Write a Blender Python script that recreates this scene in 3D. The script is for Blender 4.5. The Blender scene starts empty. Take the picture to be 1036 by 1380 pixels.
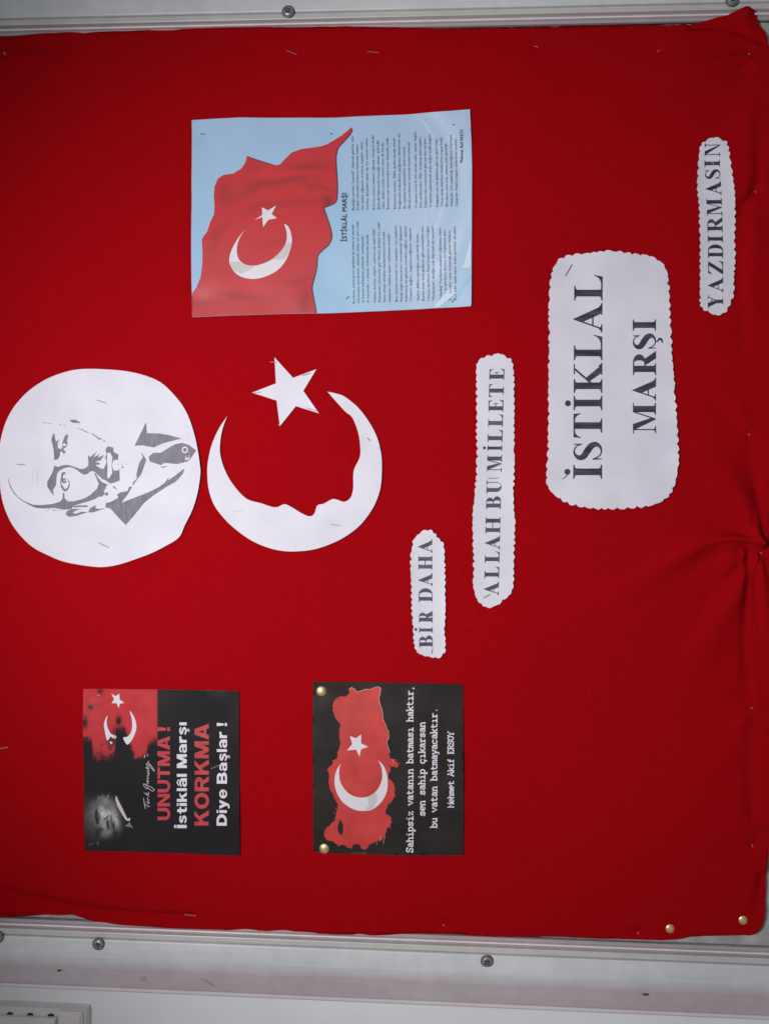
import bpy, math, random
import numpy as np
from mathutils import Matrix, Vector
from mathutils.geometry import delaunay_2d_cdt

random.seed(7)
RNG = np.random.RandomState(11)
scene = bpy.context.scene

# ------------------------------------------------------------------ camera
# The picture was taken with the phone turned: "up" in the room is LEFT in the picture.
PW, PH, FPX = 1036.0, 1380.0, 1036.0        # picture size and focal length in picture pixels
TILT, ROLL, DIST = math.atan(0.0512), 0.0109, 0.83
CENTER = np.array([0.0, 0.0, 1.50])         # point of the board plane (y = 0) in the picture's middle
Fv = np.array([0.0, math.cos(TILT), math.sin(TILT)])
R0 = np.array([0.0, math.sin(TILT), -math.cos(TILT)])
U0 = np.array([1.0, 0.0, 0.0])
Rv = math.cos(ROLL) * R0 + math.sin(ROLL) * U0
Uv = -math.sin(ROLL) * R0 + math.cos(ROLL) * U0
CAM = CENTER - DIST * Fv
cam = bpy.data.cameras.new('camera')
cam.sensor_fit = 'VERTICAL'; cam.sensor_height = 24.0
cam.lens = 24.0 * FPX / PH
cam.clip_start = 0.01; cam.clip_end = 50
cam_ob = bpy.data.objects.new('camera', cam)
scene.collection.objects.link(cam_ob)
M = Matrix(((Rv[0], Uv[0], -Fv[0], CAM[0]), (Rv[1], Uv[1], -Fv[1], CAM[1]),
            (Rv[2], Uv[2], -Fv[2], CAM[2]), (0, 0, 0, 1)))
cam_ob.matrix_world = M
scene.camera = cam_ob

# ------------------------------------------------------------------ light (indoors: lamps in a dim room)
world = bpy.data.worlds.new('World'); scene.world = world; world.use_nodes = True
world.node_tree.nodes['Background'].inputs[0].default_value = (0.86, 0.90, 1.0, 1)
world.node_tree.nodes['Background'].inputs[1].default_value = 0.20
def area(name, loc, target, size, power, color, shape='DISK'):
    l = bpy.data.lights.new(name, 'AREA'); l.shape = shape; l.size = size; l.energy = power; l.color = color
    o = bpy.data.objects.new(name, l); scene.collection.objects.link(o)
    o.location = loc
    o.rotation_euler = (Vector(target) - Vector(loc)).to_track_quat('-Z', 'Y').to_euler()
    return o
sp = bpy.data.lights.new('room_spot', 'SPOT'); sp.energy = 54.0; sp.color = (1.0, 0.97, 1.0)
sp.spot_size = math.radians(79); sp.spot_blend = 1.0; sp.shadow_soft_size = 0.09
spo = bpy.data.objects.new('room_spot', sp); scene.collection.objects.link(spo)
spo.location = (0.06, -1.06, 1.98)
spo.rotation_euler = (Vector((0.01, 0.0, 1.45)) - Vector(spo.location)).to_track_quat('-Z', 'Y').to_euler()
scene.view_settings.view_transform = 'Standard'
scene.view_settings.look = 'None'
scene.view_settings.exposure = 0.0
scene.view_settings.gamma = 1.0

# ------------------------------------------------------------------ helpers
def W(u, v, h=0.0):
    """picture pixel -> point on the plane y = -h (metres in front of the board)"""
    u = np.asarray(u, float); v = np.asarray(v, float)
    x = (u - PW / 2) / FPX; y = -(v - PH / 2) / FPX
    d = Fv + x[..., None] * Rv + y[..., None] * Uv
    t = (-h - CAM[1]) / d[..., 1]
    return CAM + d * t[..., None]

def on_board(uv, h_mm):
    """pixel array (n,2) + height in mm above the board plane -> world points"""
    p = W(uv[:, 0], uv[:, 1])
    p[:, 1] -= np.asarray(h_mm) * 0.001
    return p

def lin(r, g, b, k=1.0):
    def f(c):
        c /= 255.0
        return (c / 12.92 if c <= 0.04045 else ((c + 0.055) / 1.055) ** 2.4)
    return (f(r) * k, f(g) * k, f(b) * k, 1.0)

def inside(loop, pts):
    x, y = pts[:, 0], pts[:, 1]
    r = np.zeros(len(pts), bool)
    n = len(loop)
    L = np.asarray(loop, float)
    for i in range(n):
        x1, y1 = L[i]; x2, y2 = L[(i + 1) % n]
        if y1 == y2: continue
        c = ((y1 > y) != (y2 > y)) & (x < (x2 - x1) * (y - y1) / (y2 - y1) + x1)
        r ^= c
    return r

def clean(loop):
    out = []
    for p in loop:
        if not out or abs(p[0] - out[-1][0]) + abs(p[1] - out[-1][1]) > 1e-4:
            out.append((float(p[0]), float(p[1])))
    if len(out) > 1 and abs(out[0][0] - out[-1][0]) + abs(out[0][1] - out[-1][1]) < 1e-4: out.pop()
    return out

def triangulate(adds, holes=(), extra=None, clip=None):
    """union of the add loops minus the hole loops; returns points, triangles"""
    pts = []; edges = []
    for lp in list(adds) + list(holes) + ([clip] if clip is not None else []):
        lp = clean(lp); b = len(pts)
        pts += lp
        edges += [(b + i, b + (i + 1) % len(lp)) for i in range(len(lp))]
    if extra is not None and len(extra):
        pts += [tuple(p) for p in extra]
    res = delaunay_2d_cdt([Vector(p) for p in pts], edges, [], 0, 1e-5)
    P = np.array([(p.x, p.y) for p in res[0]])
    T = np.array([t for t in res[2] if len(t) == 3])
    c = P[T].mean(1)
    ok = np.zeros(len(T), bool)
    for lp in adds: ok |= inside(clean(lp), c)
    for lp in holes: ok &= ~inside(clean(lp), c)
    if clip is not None: ok &= inside(clean(clip), c)
    T = T[ok]
    used = np.unique(T); m = -np.ones(len(P), int); m[used] = np.arange(len(used))
    P = P[used]; T = m[T]
    # one winding, facing the viewer (u right, v down)
    a = P[T[:, 1]] - P[T[:, 0]]; b = P[T[:, 2]] - P[T[:, 0]]
    neg = (a[:, 0] * b[:, 1] - a[:, 1] * b[:, 0]) > 0
    T[neg] = T[neg][:, ::-1]
    return P, T

def grid_inside(loops, step):
    A = np.concatenate([np.asarray(l, float) for l in loops])
    x0, y0 = A.min(0); x1, y1 = A.max(0)
    g = np.stack(np.meshgrid(np.arange(x0 + step / 2, x1, step), np.arange(y0 + step / 2, y1, step)), -1).reshape(-1, 2)
    ok = np.zeros(len(g), bool)
    for l in loops: ok |= inside(l, g)
    return g[ok]

COL = scene.collection
def raw_mesh(name, verts, faces, mat, smooth=False):
    me = bpy.data.meshes.new(name)
    me.from_pydata([tuple(p) for p in verts], [], [tuple(int(i) for i in f) for f in faces])
    if mat is not None:
        for m in (mat if isinstance(mat, (list, tuple)) else [mat]): me.materials.append(m)
    if smooth: me.polygons.foreach_set('use_smooth', [True] * len(me.polygons))
    me.update()
    return me

def place(name, verts, faces, mat, parent=None, smooth=False, origin=None):
    verts = np.asarray(verts, float)
    if parent is None:
        o3 = np.asarray(origin) if origin is not None else (verts.min(0) + verts.max(0)) / 2
    else:
        o3 = np.array(parent['_o'])
    me = raw_mesh(name, verts - o3, faces, mat, smooth)
    ob = bpy.data.objects.new(name, me); COL.objects.link(ob)
    ob['_o'] = [float(c) for c in o3]
    if parent is None: ob.location = o3
    else: ob.parent = parent
    return ob

def empty(name, loc):
    ob = bpy.data.objects.new(name, None); COL.objects.link(ob)
    ob.location = loc; ob['_o'] = [float(c) for c in loc]; ob.empty_display_size = 0.05
    return ob

def tag(ob, label, cat, group=None, kind=None):
    if label: ob['label'] = label
    if cat: ob['category'] = cat
    if group: ob['group'] = group
    if kind: ob['kind'] = kind
    return ob

def spline(pts, n=6, closed=True):
    P = np.asarray(pts, float); m = len(P); out = []
    rng = range(m) if closed else range(m - 1)
    for i in rng:
        if closed: p0, p1, p2, p3 = P[(i - 1) % m], P[i], P[(i + 1) % m], P[(i + 2) % m]
        else: p0, p1, p2, p3 = P[max(i - 1, 0)], P[i], P[i + 1], P[min(i + 2, m - 1)]
        for k in range(n):
            t = k / n
            out.append(0.5 * ((2 * p1) + (-p0 + p2) * t + (2 * p0 - 5 * p1 + 4 * p2 - p3) * t * t + (-p0 + 3 * p1 - 3 * p2 + p3) * t ** 3))
    if not closed: out.append(P[-1])
    return [tuple(p) for p in out]

def zoom(origin, scale):
    return lambda pts: [(origin[0] + x / scale, origin[1] + y / scale) for x, y in pts]

def vnoise(u, v, scale, seed):
    """smooth value noise, about -1..1"""
    r = np.random.RandomState(seed); N = 64
    T = r.rand(N, N) * 2 - 1
    x = np.asarray(u, float) / scale; y = np.asarray(v, float) / scale
    xi = np.floor(x).astype(int); yi = np.floor(y).astype(int)
    fx = x - xi; fy = y - yi
    fx = fx * fx * (3 - 2 * fx); fy = fy * fy * (3 - 2 * fy)
    g = lambda a, b: T[a % N, b % N]
    return (g(xi, yi) * (1 - fx) + g(xi + 1, yi) * fx) * (1 - fy) + (g(xi, yi + 1) * (1 - fx) + g(xi + 1, yi + 1) * fx) * fy

# ------------------------------------------------------------------ materials
def new_mat(name, base, rough=0.6, metal=0.0, spec=0.5):
    m = bpy.data.materials.new(name); m.use_nodes = True
    b = m.node_tree.nodes['Principled BSDF']
    b.inputs['Base Color'].default_value = base
    b.inputs['Roughness'].default_value = rough
    b.inputs['Metallic'].default_value = metal
    b.inputs['Specular IOR Level'].default_value = spec
    return m

def mottle(m, c1, c2, scale, detail=3.0, stretch=(1, 1, 1), lo=0.35, hi=0.65, bump=0.0, bump_scale=None, dist=0.0005, coord='Object'):
    nt = m.node_tree; N = nt.nodes; L = nt.links; b = N['Principled BSDF']
    tc = N.new('ShaderNodeTexCoord'); mp = N.new('ShaderNodeMapping'); mp.inputs['Scale'].default_value = stretch
    L.new(tc.outputs[coord], mp.inputs[0])
    nz = N.new('ShaderNodeTexNoise'); nz.inputs['Scale'].default_value = scale; nz.inputs['Detail'].default_value = detail
    L.new(mp.outputs[0], nz.inputs['Vector'])
    r = N.new('ShaderNodeValToRGB'); r.color_ramp.elements[0].position = lo; r.color_ramp.elements[1].position = hi
    r.color_ramp.elements[0].color = c1; r.color_ramp.elements[1].color = c2
    L.new(nz.outputs['Fac'], r.inputs[0]); L.new(r.outputs[0], b.inputs['Base Color'])
    if bump:
        n2 = N.new('ShaderNodeTexNoise'); n2.inputs['Scale'].default_value = bump_scale or scale; n2.inputs['Detail'].default_value = 4
        L.new(mp.outputs[0], n2.inputs['Vector'])
        bp = N.new('ShaderNodeBump'); bp.inputs['Strength'].default_value = bump; bp.inputs['Distance'].default_value = dist
        L.new(n2.outputs['Fac'], bp.inputs['Height']); L.new(bp.outputs[0], b.inputs['Normal'])
    return m

def cloth_mat():
    m = new_mat('red_cotton', lin(170, 8, 18), 0.95, 0, 0.02)
    nt = m.node_tree; N = nt.nodes; L = nt.links; b = N['Principled BSDF']
    tc = N.new('ShaderNodeTexCoord')
    heights = []; cols = []
    for st, sc in (((1, 1, 0.08), 1800), ((0.08, 1, 1), 1800)):
        mp = N.new('ShaderNodeMapping'); mp.inputs['Scale'].default_value = st
        L.new(tc.outputs['Object'], mp.inputs[0])
        nz = N.new('ShaderNodeTexNoise'); nz.inputs['Scale'].default_value = sc; nz.inputs['Detail'].default_value = 2
        L.new(mp.outputs[0], nz.inputs['Vector']); heights.append(nz)
    mx = N.new('ShaderNodeMath'); mx.operation = 'ADD'
    L.new(heights[0].outputs['Fac'], mx.inputs[0]); L.new(heights[1].outputs['Fac'], mx.inputs[1])
    big = N.new('ShaderNodeTexNoise'); big.inputs['Scale'].default_value = 6; big.inputs['Detail'].default_value = 3
    L.new(tc.outputs['Object'], big.inputs['Vector'])
    ad = N.new('ShaderNodeMath'); ad.operation = 'MULTIPLY_ADD'; ad.inputs[1].default_value = 0.35
    L.new(big.outputs['Fac'], ad.inputs[0]); L.new(mx.outputs[0], ad.inputs[2])
    r = N.new('ShaderNodeValToRGB')
    r.color_ramp.elements[0].position = 0.62; r.color_ramp.elements[1].position = 1.0
    r.color_ramp.elements[0].color = (0.272, 0.0018, 0.0040, 1); r.color_ramp.elements[1].color = (0.345, 0.0024, 0.0055, 1)
    half = N.new('ShaderNodeMath'); half.operation = 'MULTIPLY'; half.inputs[1].default_value = 0.68
    L.new(ad.outputs[0], half.inputs[0]); L.new(half.outputs[0], r.inputs[0]); L.new(r.outputs[0], b.inputs['Base Color'])
    bp = N.new('ShaderNodeBump'); bp.inputs['Strength'].default_value = 0.3; bp.inputs['Distance'].default_value = 0.0003
    L.new(mx.outputs[0], bp.inputs['Height']); L.new(bp.outputs[0], b.inputs['Normal'])
    b.inputs['Sheen Weight'].default_value = 0.0
    return m

MAT = {}
MAT['cloth'] = cloth_mat()
MAT['paper'] = mottle(new_mat('white_paper', (0.8, 0.79, 0.83, 1), 0.65, 0, 0.3), (0.615, 0.60, 0.655, 1), (0.69, 0.675, 0.725, 1), 22, 4, lo=0.3, hi=0.7, bump=0.12, bump_scale=60, dist=0.001)
MAT['paper_edge'] = new_mat('torn_paper_edge', (0.83, 0.79, 0.79, 1), 0.8)
MAT['toner'] = mottle(new_mat('dark_toner', (0.05, 0.05, 0.06, 1), 0.55), (0.020, 0.019, 0.027, 1), (0.068, 0.064, 0.082, 1), 260, 3, (1, 1, 0.12), 0.35, 0.72)
MAT['toner_mid'] = mottle(new_mat('grey_toner', (0.11, 0.1, 0.12, 1), 0.55), (0.036, 0.032, 0.044, 1), (0.105, 0.096, 0.12, 1), 300, 3, (1, 1, 0.12), 0.35, 0.72)
MAT['portrait_ink'] = mottle(new_mat('portrait_grey_ink', (0.2, 0.19, 0.21, 1), 0.6), (0.125, 0.115, 0.135, 1), (0.185, 0.175, 0.20, 1), 300, 3, (0.25, 1, 1), 0.35, 0.7)
MAT['faint_ink'] = new_mat('faint_ink', (0.62, 0.58, 0.62, 1), 0.6)
MAT['faint_grey'] = new_mat('pale_grey_ink', (0.56, 0.55, 0.58, 1), 0.6)
MAT['poem_ink'] = new_mat('poem_ink', (0.03, 0.033, 0.05, 1), 0.5)
MAT['title_ink'] = new_mat('title_ink', (0.03, 0.03, 0.05, 1), 0.5)
MAT['flag_red'] = mottle(new_mat('printed_flag_red', (0.5, 0.05, 0.05, 1), 0.42), (0.34, 0.040, 0.042, 1), (0.60, 0.060, 0.064, 1), 16, 3, (0.7, 1, 2.6), 0.36, 0.60)
MAT['flag_edge'] = new_mat('printed_flag_outline', (0.06, 0.02, 0.05, 1), 0.45)
MAT['print_white'] = new_mat('printed_white', (0.65, 0.63, 0.64, 1), 0.45)
MAT['print_grey'] = new_mat('printed_grey', (0.52, 0.50, 0.485, 1), 0.45)
MAT['print_pale'] = new_mat('printed_pale_blue', (0.60, 0.71, 0.83, 1), 0.45)
MAT['print_cyan'] = new_mat('printed_cyan', (0.33, 0.55, 0.70, 1), 0.45)
MAT['card_white'] = new_mat('card_white_letters', (0.68, 0.66, 0.70, 1), 0.45)
MAT['card_red'] = mottle(new_mat('card_red_letters', (0.5, 0.05, 0.06, 1), 0.45), (0.44, 0.034, 0.045, 1), (0.52, 0.05, 0.062, 1), 120)
MAT['map_red'] = mottle(new_mat('map_red', (0.55, 0.05, 0.04, 1), 0.42), (0.45, 0.034, 0.030, 1), (0.56, 0.050, 0.042, 1), 40)
MAT['map_outline'] = new_mat('map_pale_outline', (0.62, 0.40, 0.34, 1), 0.45)
MAT['map_card'] = mottle(new_mat('black_print_card', (0.03, 0.026, 0.024, 1), 0.45, 0, 0.25), (0.013, 0.0115, 0.0095, 1), (0.027, 0.022, 0.019, 1), 26, 5, (1, 1, 1), 0.3, 0.7)
MAT['steel'] = new_mat('staple_steel', (0.13, 0.125, 0.135, 1), 0.4, 0.3)
MAT['dull_staple'] = new_mat('dull_staple', (0.36, 0.22, 0.20, 1), 0.4, 0.5)
MAT['bright_steel'] = new_mat('bright_staple', (0.85, 0.78, 0.72, 1), 0.3, 1.0)
MAT['brass'] = mottle(new_mat('brass', (0.85, 0.6, 0.2, 1), 0.42, 0.8), (0.70, 0.47, 0.15, 1), (0.95, 0.78, 0.40, 1), 260)
MAT['screw'] = mottle(new_mat('zinc_screw', (0.4, 0.4, 0.4, 1), 0.35, 0.9), (0.30, 0.30, 0.30, 1), (0.55, 0.55, 0.56, 1), 500)
MAT['dark'] = new_mat('dark_hole', (0.02, 0.02, 0.02, 1), 0.8)
MAT['scuff'] = new_mat('black_scuff', (0.05, 0.045, 0.05, 1), 0.8)
MAT['wall'] = mottle(new_mat('white_wall_paint', (0.75, 0.75, 0.75, 1), 0.7), (0.83, 0.83, 0.83, 1), (0.88, 0.88, 0.88, 1), 9, 4, bump=0.25, bump_scale=220, dist=0.0006)
MAT['panel'] = mottle(new_mat('bare_board', (0.55, 0.53, 0.5, 1), 0.85), (0.30, 0.285, 0.27, 1), (0.44, 0.425, 0.41, 1), 60, 5, bump=0.6, bump_scale=240, dist=0.001)
MAT['plastic'] = mottle(new_mat('aged_white_plastic', (0.6, 0.55, 0.52, 1), 0.5), (0.70, 0.66, 0.63, 1), (0.76, 0.73, 0.71, 1), 20)

def vcol_mat(name, rough):
    m = new_mat(name, (1, 1, 1, 1), rough, 0, 0.22)
    a = m.node_tree.nodes.new('ShaderNodeVertexColor'); a.layer_name = 'print'
    m.node_tree.links.new(a.outputs['Color'], m.node_tree.nodes['Principled BSDF'].inputs['Base Color'])
    return m
MAT['black_card'] = vcol_mat('black_red_print', 0.4)
MAT['flag_print'] = vcol_mat('printed_flag_red', 0.42)
MAT['sky_print'] = vcol_mat('sky_blue_print', 0.42)

def rail_mat():
    m = new_mat('satin_aluminium', (0.45, 0.45, 0.45, 1), 0.38, 0.08)
    nt = m.node_tree; N = nt.nodes; L = nt.links; b = N['Principled BSDF']
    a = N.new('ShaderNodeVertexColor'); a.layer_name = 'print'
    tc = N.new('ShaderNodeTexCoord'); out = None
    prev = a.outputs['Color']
    for st, sc, lo, hi, k in (((9, 1, 9), 7, 0.3, 0.75, 0.07), ((70, 1, 1.2), 8, 0.35, 0.7, 0.05), ((1, 1, 1), 7, 0.35, 0.8, 0.12)):
        mp = N.new('ShaderNodeMapping'); mp.inputs['Scale'].default_value = st; L.new(tc.outputs['Object'], mp.inputs[0])
        nz = N.new('ShaderNodeTexNoise'); nz.inputs['Scale'].default_value = sc; nz.inputs['Detail'].default_value = 5; L.new(mp.outputs[0], nz.inputs['Vector'])
        r = N.new('ShaderNodeMapRange'); r.inputs[1].default_value = lo; r.inputs[2].default_value = hi; r.inputs[3].default_value = 1 - k; r.inputs[4].default_value = 1 + k * 0.5
        L.new(nz.outputs['Fac'], r.inputs[0])
        v = N.new('ShaderNodeVectorMath'); v.operation = 'SCALE'; L.new(prev, v.inputs[0]); L.new(r.outputs[0], v.inputs['Scale']); prev = v.outputs[0]
    L.new(prev, b.inputs['Base Color'])
    bp = N.new('ShaderNodeBump'); bp.inputs['Strength'].default_value = 0.2; bp.inputs['Distance'].default_value = 0.0006
    L.new(nz.outputs['Fac'], bp.inputs['Height']); L.new(bp.outputs[0], b.inputs['Normal'])
    return m
MAT['rail'] = rail_mat()
MAT['rail_dull'] = new_mat('dull_smear', (0.40, 0.33, 0.345, 1), 0.6)
RAIL_COL = [(0.70, 0.72, 0.715), (0.60, 0.52, 0.53), (0.82, 0.76, 0.76), (0.46, 0.40, 0.405), (0.62, 0.61, 0.57)]  # darker pinkish entry is a reflection painted into the left rail's outer half

# ------------------------------------------------------------------ wall and board
WALL_H = -0.022
wall = place('wall', [(-1.6, 0.022, 0.4), (1.6, 0.022, 0.4), (1.6, 0.022, 2.7), (-1.6, 0.022, 2.7)], [(0, 1, 2, 3)], MAT['wall'])
tag(wall, 'white painted wall behind the notice board', None, kind='structure')

board = empty('notice_board', (0, 0.022, 1.0))
tag(board, 'framed wall notice board with wide grey aluminium rails and zinc screws', 'notice board')

# bare backing panel with an uneven edge: shows beside the cloth at two corners
def px_x(v, u=518, h=0.0): return float(W(np.array([u]), np.array([v]), h)[0, 0])
def px_z(u, v=690, h=0.0): return float(W(np.array([u]), np.array([v]), h)[0, 2])
XL = px_x(1261); XR = px_x(34)                     # inner lips of the left (picture bottom) and right rails
ZT = px_z(-34); ZB = px_z(1062)                    # inner lips of top / bottom rails (outside the picture)
n = 160
loop = []
zs = np.linspace(ZT - 0.002, ZB + 0.002, n)
jit = lambda k: 0.0007 * vnoise(np.arange(n) * 3.0, np.full(n, k * 9.0), 7, 3 + k) + 0.0005 * vnoise(np.arange(n) * 3.0, np.full(n, k * 9.0), 2.2, 13 + k)
j1, j2 = jit(1), jit(2)
left = [(XL + 0.0045 + j1[i], zs[i]) for i in range(n)]
right = [(XR - 0.0035 + j2[i], zs[i]) for i in range(n)][::-1]
lp = left + right
Pn = np.array(lp); k = len(lp)
vv = [(p[0], 0.0035, p[1]) for p in lp] + [(p[0], 0.020, p[1]) for p in lp]
import mathutils.geometry as mg
tess = mg.tessellate_polygon([[Vector((p[0], p[1], 0)) for p in lp]])
ff = []
for t in tess:
    a, b, c = [np.array(lp[i]) for i in t]
    cr = (b - a)[0] * (c - a)[1] - (b - a)[1] * (c - a)[0]
    ff.append(t if cr > 0 else t[::-1])
ff += [(i, i + k, (i + 1) % k + k, (i + 1) % k) for i in range(k)]
place('backing_panel', vv, ff, MAT['panel'], board)

# rails: profile across the rail (offset outward from the inner lip in mm, height in mm, material slot)
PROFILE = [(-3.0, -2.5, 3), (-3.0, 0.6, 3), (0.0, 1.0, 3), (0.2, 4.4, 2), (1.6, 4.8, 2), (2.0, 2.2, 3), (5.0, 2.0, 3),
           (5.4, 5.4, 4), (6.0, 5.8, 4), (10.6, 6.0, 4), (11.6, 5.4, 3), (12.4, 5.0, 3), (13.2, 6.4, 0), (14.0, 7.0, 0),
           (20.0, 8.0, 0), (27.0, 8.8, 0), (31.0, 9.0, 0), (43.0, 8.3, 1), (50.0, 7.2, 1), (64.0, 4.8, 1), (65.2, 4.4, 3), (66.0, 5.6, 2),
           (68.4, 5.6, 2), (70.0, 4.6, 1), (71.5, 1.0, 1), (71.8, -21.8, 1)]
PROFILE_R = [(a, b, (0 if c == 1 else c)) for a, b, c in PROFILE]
def rail(name, p_in, axis_out, along, half, prof):
    """p_in: point on inner lip (x,z); axis_out, along: 2D unit vectors in the board plane; mitred ends"""
    V = []; Fc = []; mi = []
    segs = 24
    for s in range(segs + 1):
        for a, h, mt in prof:
            a *= 0.001
            t = (-1 + 2 * s / segs) * (half + a)
            x = p_in[0] + axis_out[0] * a + along[0] * t
            z = p_in[1] + axis_out[1] * a + along[1] * t
            V.append((x, -h * 0.001, z))
    m = len(prof)
    for s in range(segs):
        for i in range(m - 1):
            q = (s * m + i, s * m + i + 1, (s + 1) * m + i + 1, (s + 1) * m + i)
            Fc.append(q); mi.append(prof[i + 1][2])
    ob = place(name, V, Fc, MAT['rail'], board)
    # make normals face outward
    me = ob.data
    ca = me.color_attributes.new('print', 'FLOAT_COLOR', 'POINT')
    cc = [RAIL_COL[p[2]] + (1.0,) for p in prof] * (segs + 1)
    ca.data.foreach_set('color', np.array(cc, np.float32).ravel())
    if me.polygons[2 * 1].normal.y > 0 or sum(p.normal.y for p in me.polygons) > 0:
        me.flip_normals()
    me.update()
    return ob
zc = (ZT + ZB) / 2; xc = (XL + XR) / 2; hz = abs(ZT - ZB) / 2; hx = abs(XR - XL) / 2
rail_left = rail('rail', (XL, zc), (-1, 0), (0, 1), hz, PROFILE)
rail_right = rail('rail', (XR, zc), (1, 0), (0, 1), hz, PROFILE_R)
rail_top = rail('rail', (xc, ZT), (0, 1), (1, 0), hx, PROFILE_R)
rail_bottom = rail('rail', (xc, ZB), (0, -1), (1, 0), hx, PROFILE_R)
rail_left['label'] = 'rail with a painted pinkish reflection on its outer half and dark scuffs'

def lathe(center, prof, seg=24, jitter=0.0):
    """prof: (radius, height above center plane) in metres, axis toward viewer (-Y)"""
    V = []; Fc = []
    for r, h in prof:
        for s in range(seg):
            a = 2 * math.pi * s / seg
            V.append((center[0] + r * math.cos(a), center[1] - h, center[2] + r * math.sin(a)))
    for i in range(len(prof) - 1):
        for s in range(seg):
            t = (s + 1) % seg
            Fc.append((i * seg + s, i * seg + t, (i + 1) * seg + t, (i + 1) * seg + s))
    Fc.append(tuple((len(prof) - 1) * seg + s for s in range(seg)))
    return V, Fc

def star_prism(center, r1, r2, h0, h1, points=6, rot=0.0):
    V = []; n2 = points * 2
    for h in (h0, h1):
        for s in range(n2):
            r = r1 if s % 2 == 0 else r2
            a = rot + math.pi * s / points
            V.append((center[0] + r * math.cos(a), center[1] - h, center[2] + r * math.sin(a)))
    Fc = [tuple(range(n2, 2 * n2))] + [(i, (i + 1) % n2, (i + 1) % n2 + n2, i + n2) for i in range(n2)]
    return V, Fc

def screw(u, v, h, parent, rad=0.0052):
    c = W(np.array([u]), np.array([v]), h)[0]
    V, Fc = lathe(c, [(rad * 1.22, 0.0002), (rad * 1.08, 0.0004), (rad * 1.05, 0.0010), (rad * 0.95, 0.0018), (rad * 0.7, 0.0023), (rad * 0.45, 0.0024)], 28)
    s = place('screw', V, Fc, MAT['screw'], parent, smooth=False)
    V, Fc = star_prism(c, rad * 0.62, rad * 0.34, 0.0012, 0.00255, 6, random.random())
    place('recess', V, Fc, MAT['dark'], s)
    V, Fc = lathe(c, [(rad * 0.2, 0.0012), (rad * 0.17, 0.0028)], 10)
    place('drive_pin', V, Fc, MAT['bright_steel'], s)
    # grime ring round the head
    V, Fc = lathe(c, [(rad * 1.32, 0.00012), (rad * 1.2, 0.00028)], 28)
    place('grime_ring', V, Fc, MAT['scuff'], s)
for u, v in ((133, 1272.5), (656, 1295.5), (-3, 1263)): screw(u, v, 0.0082, rail_left)
for u, v in ((388.5, 15.5), (986, 0.5)): screw(u, v, 0.0076, rail_right)

def blotch(u, v, h, ru, rv, parent, mat, ang=0.0, seed=1):
    r = random.Random(seed); loop = []
    for i in range(18):
        a = 2 * math.pi * i / 18; k = r.uniform(0.55, 1.1)
        x, y = ru * k * math.cos(a), rv * k * math.sin(a)
        loop.append((u + x * math.cos(ang) - y * math.sin(ang), v + x * math.sin(ang) + y * math.cos(ang)))
    L2 = np.array(loop); P3 = W(L2[:, 0], L2[:, 1], h)
    t = mg.tessellate_polygon([[Vector((p[0], p[2], 0)) for p in P3]])
    f = []
    for q in t:
        a, b, c = P3[list(q)]
        cr = (b - a)[0] * (c - a)[2] - (b - a)[2] * (c - a)[0]
        f.append(q if cr > 0 else q[::-1])
    place('scuff', P3, f, mat, parent)
blotch(82, 1307, 0.00775, 6, 2.2, rail_left, MAT['scuff'], -0.25, 4)
blotch(868, 1338, 0.0079, 7, 3.6, rail_left, MAT['scuff'], 0.25, 5)
blotch(193, 1319, 0.0073, 3.5, 5, rail_left, MAT['rail_dull'], 0.4, 6)
blotch(279, 1324, 0.0075, 12, 2.2, rail_left, MAT['rail_dull'], 0.5, 8)

# ------------------------------------------------------------------ red cloth
def seg_dist(u, v, line):
    """distance to a polyline and normalised position along it, signed side"""
    P = np.asarray(line, float); best = np.full(u.shape, 1e9); tt = np.zeros(u.shape); sd = np.zeros(u.shape)
    L = np.r_[0, np.cumsum(np.hypot(*(P[1:] - P[:-1]).T))]
    for i in range(len(P) - 1):
        d = P[i + 1] - P[i]; l2 = d @ d
        s = np.clip(((u - P[i, 0]) * d[0] + (v - P[i, 1]) * d[1]) / l2, 0, 1)
        x = u - (P[i, 0] + s * d[0]); y = v - (P[i, 1] + s * d[1])
        q = np.hypot(x, y); m = q < best
        best[m] = q[m]; tt[m] = ((L[i] + s * (L[i + 1] - L[i])) / L[-1])[m]
        sd[m] = np.sign(d[0] * y - d[1] * x)[m]
    return best, tt, sd

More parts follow.
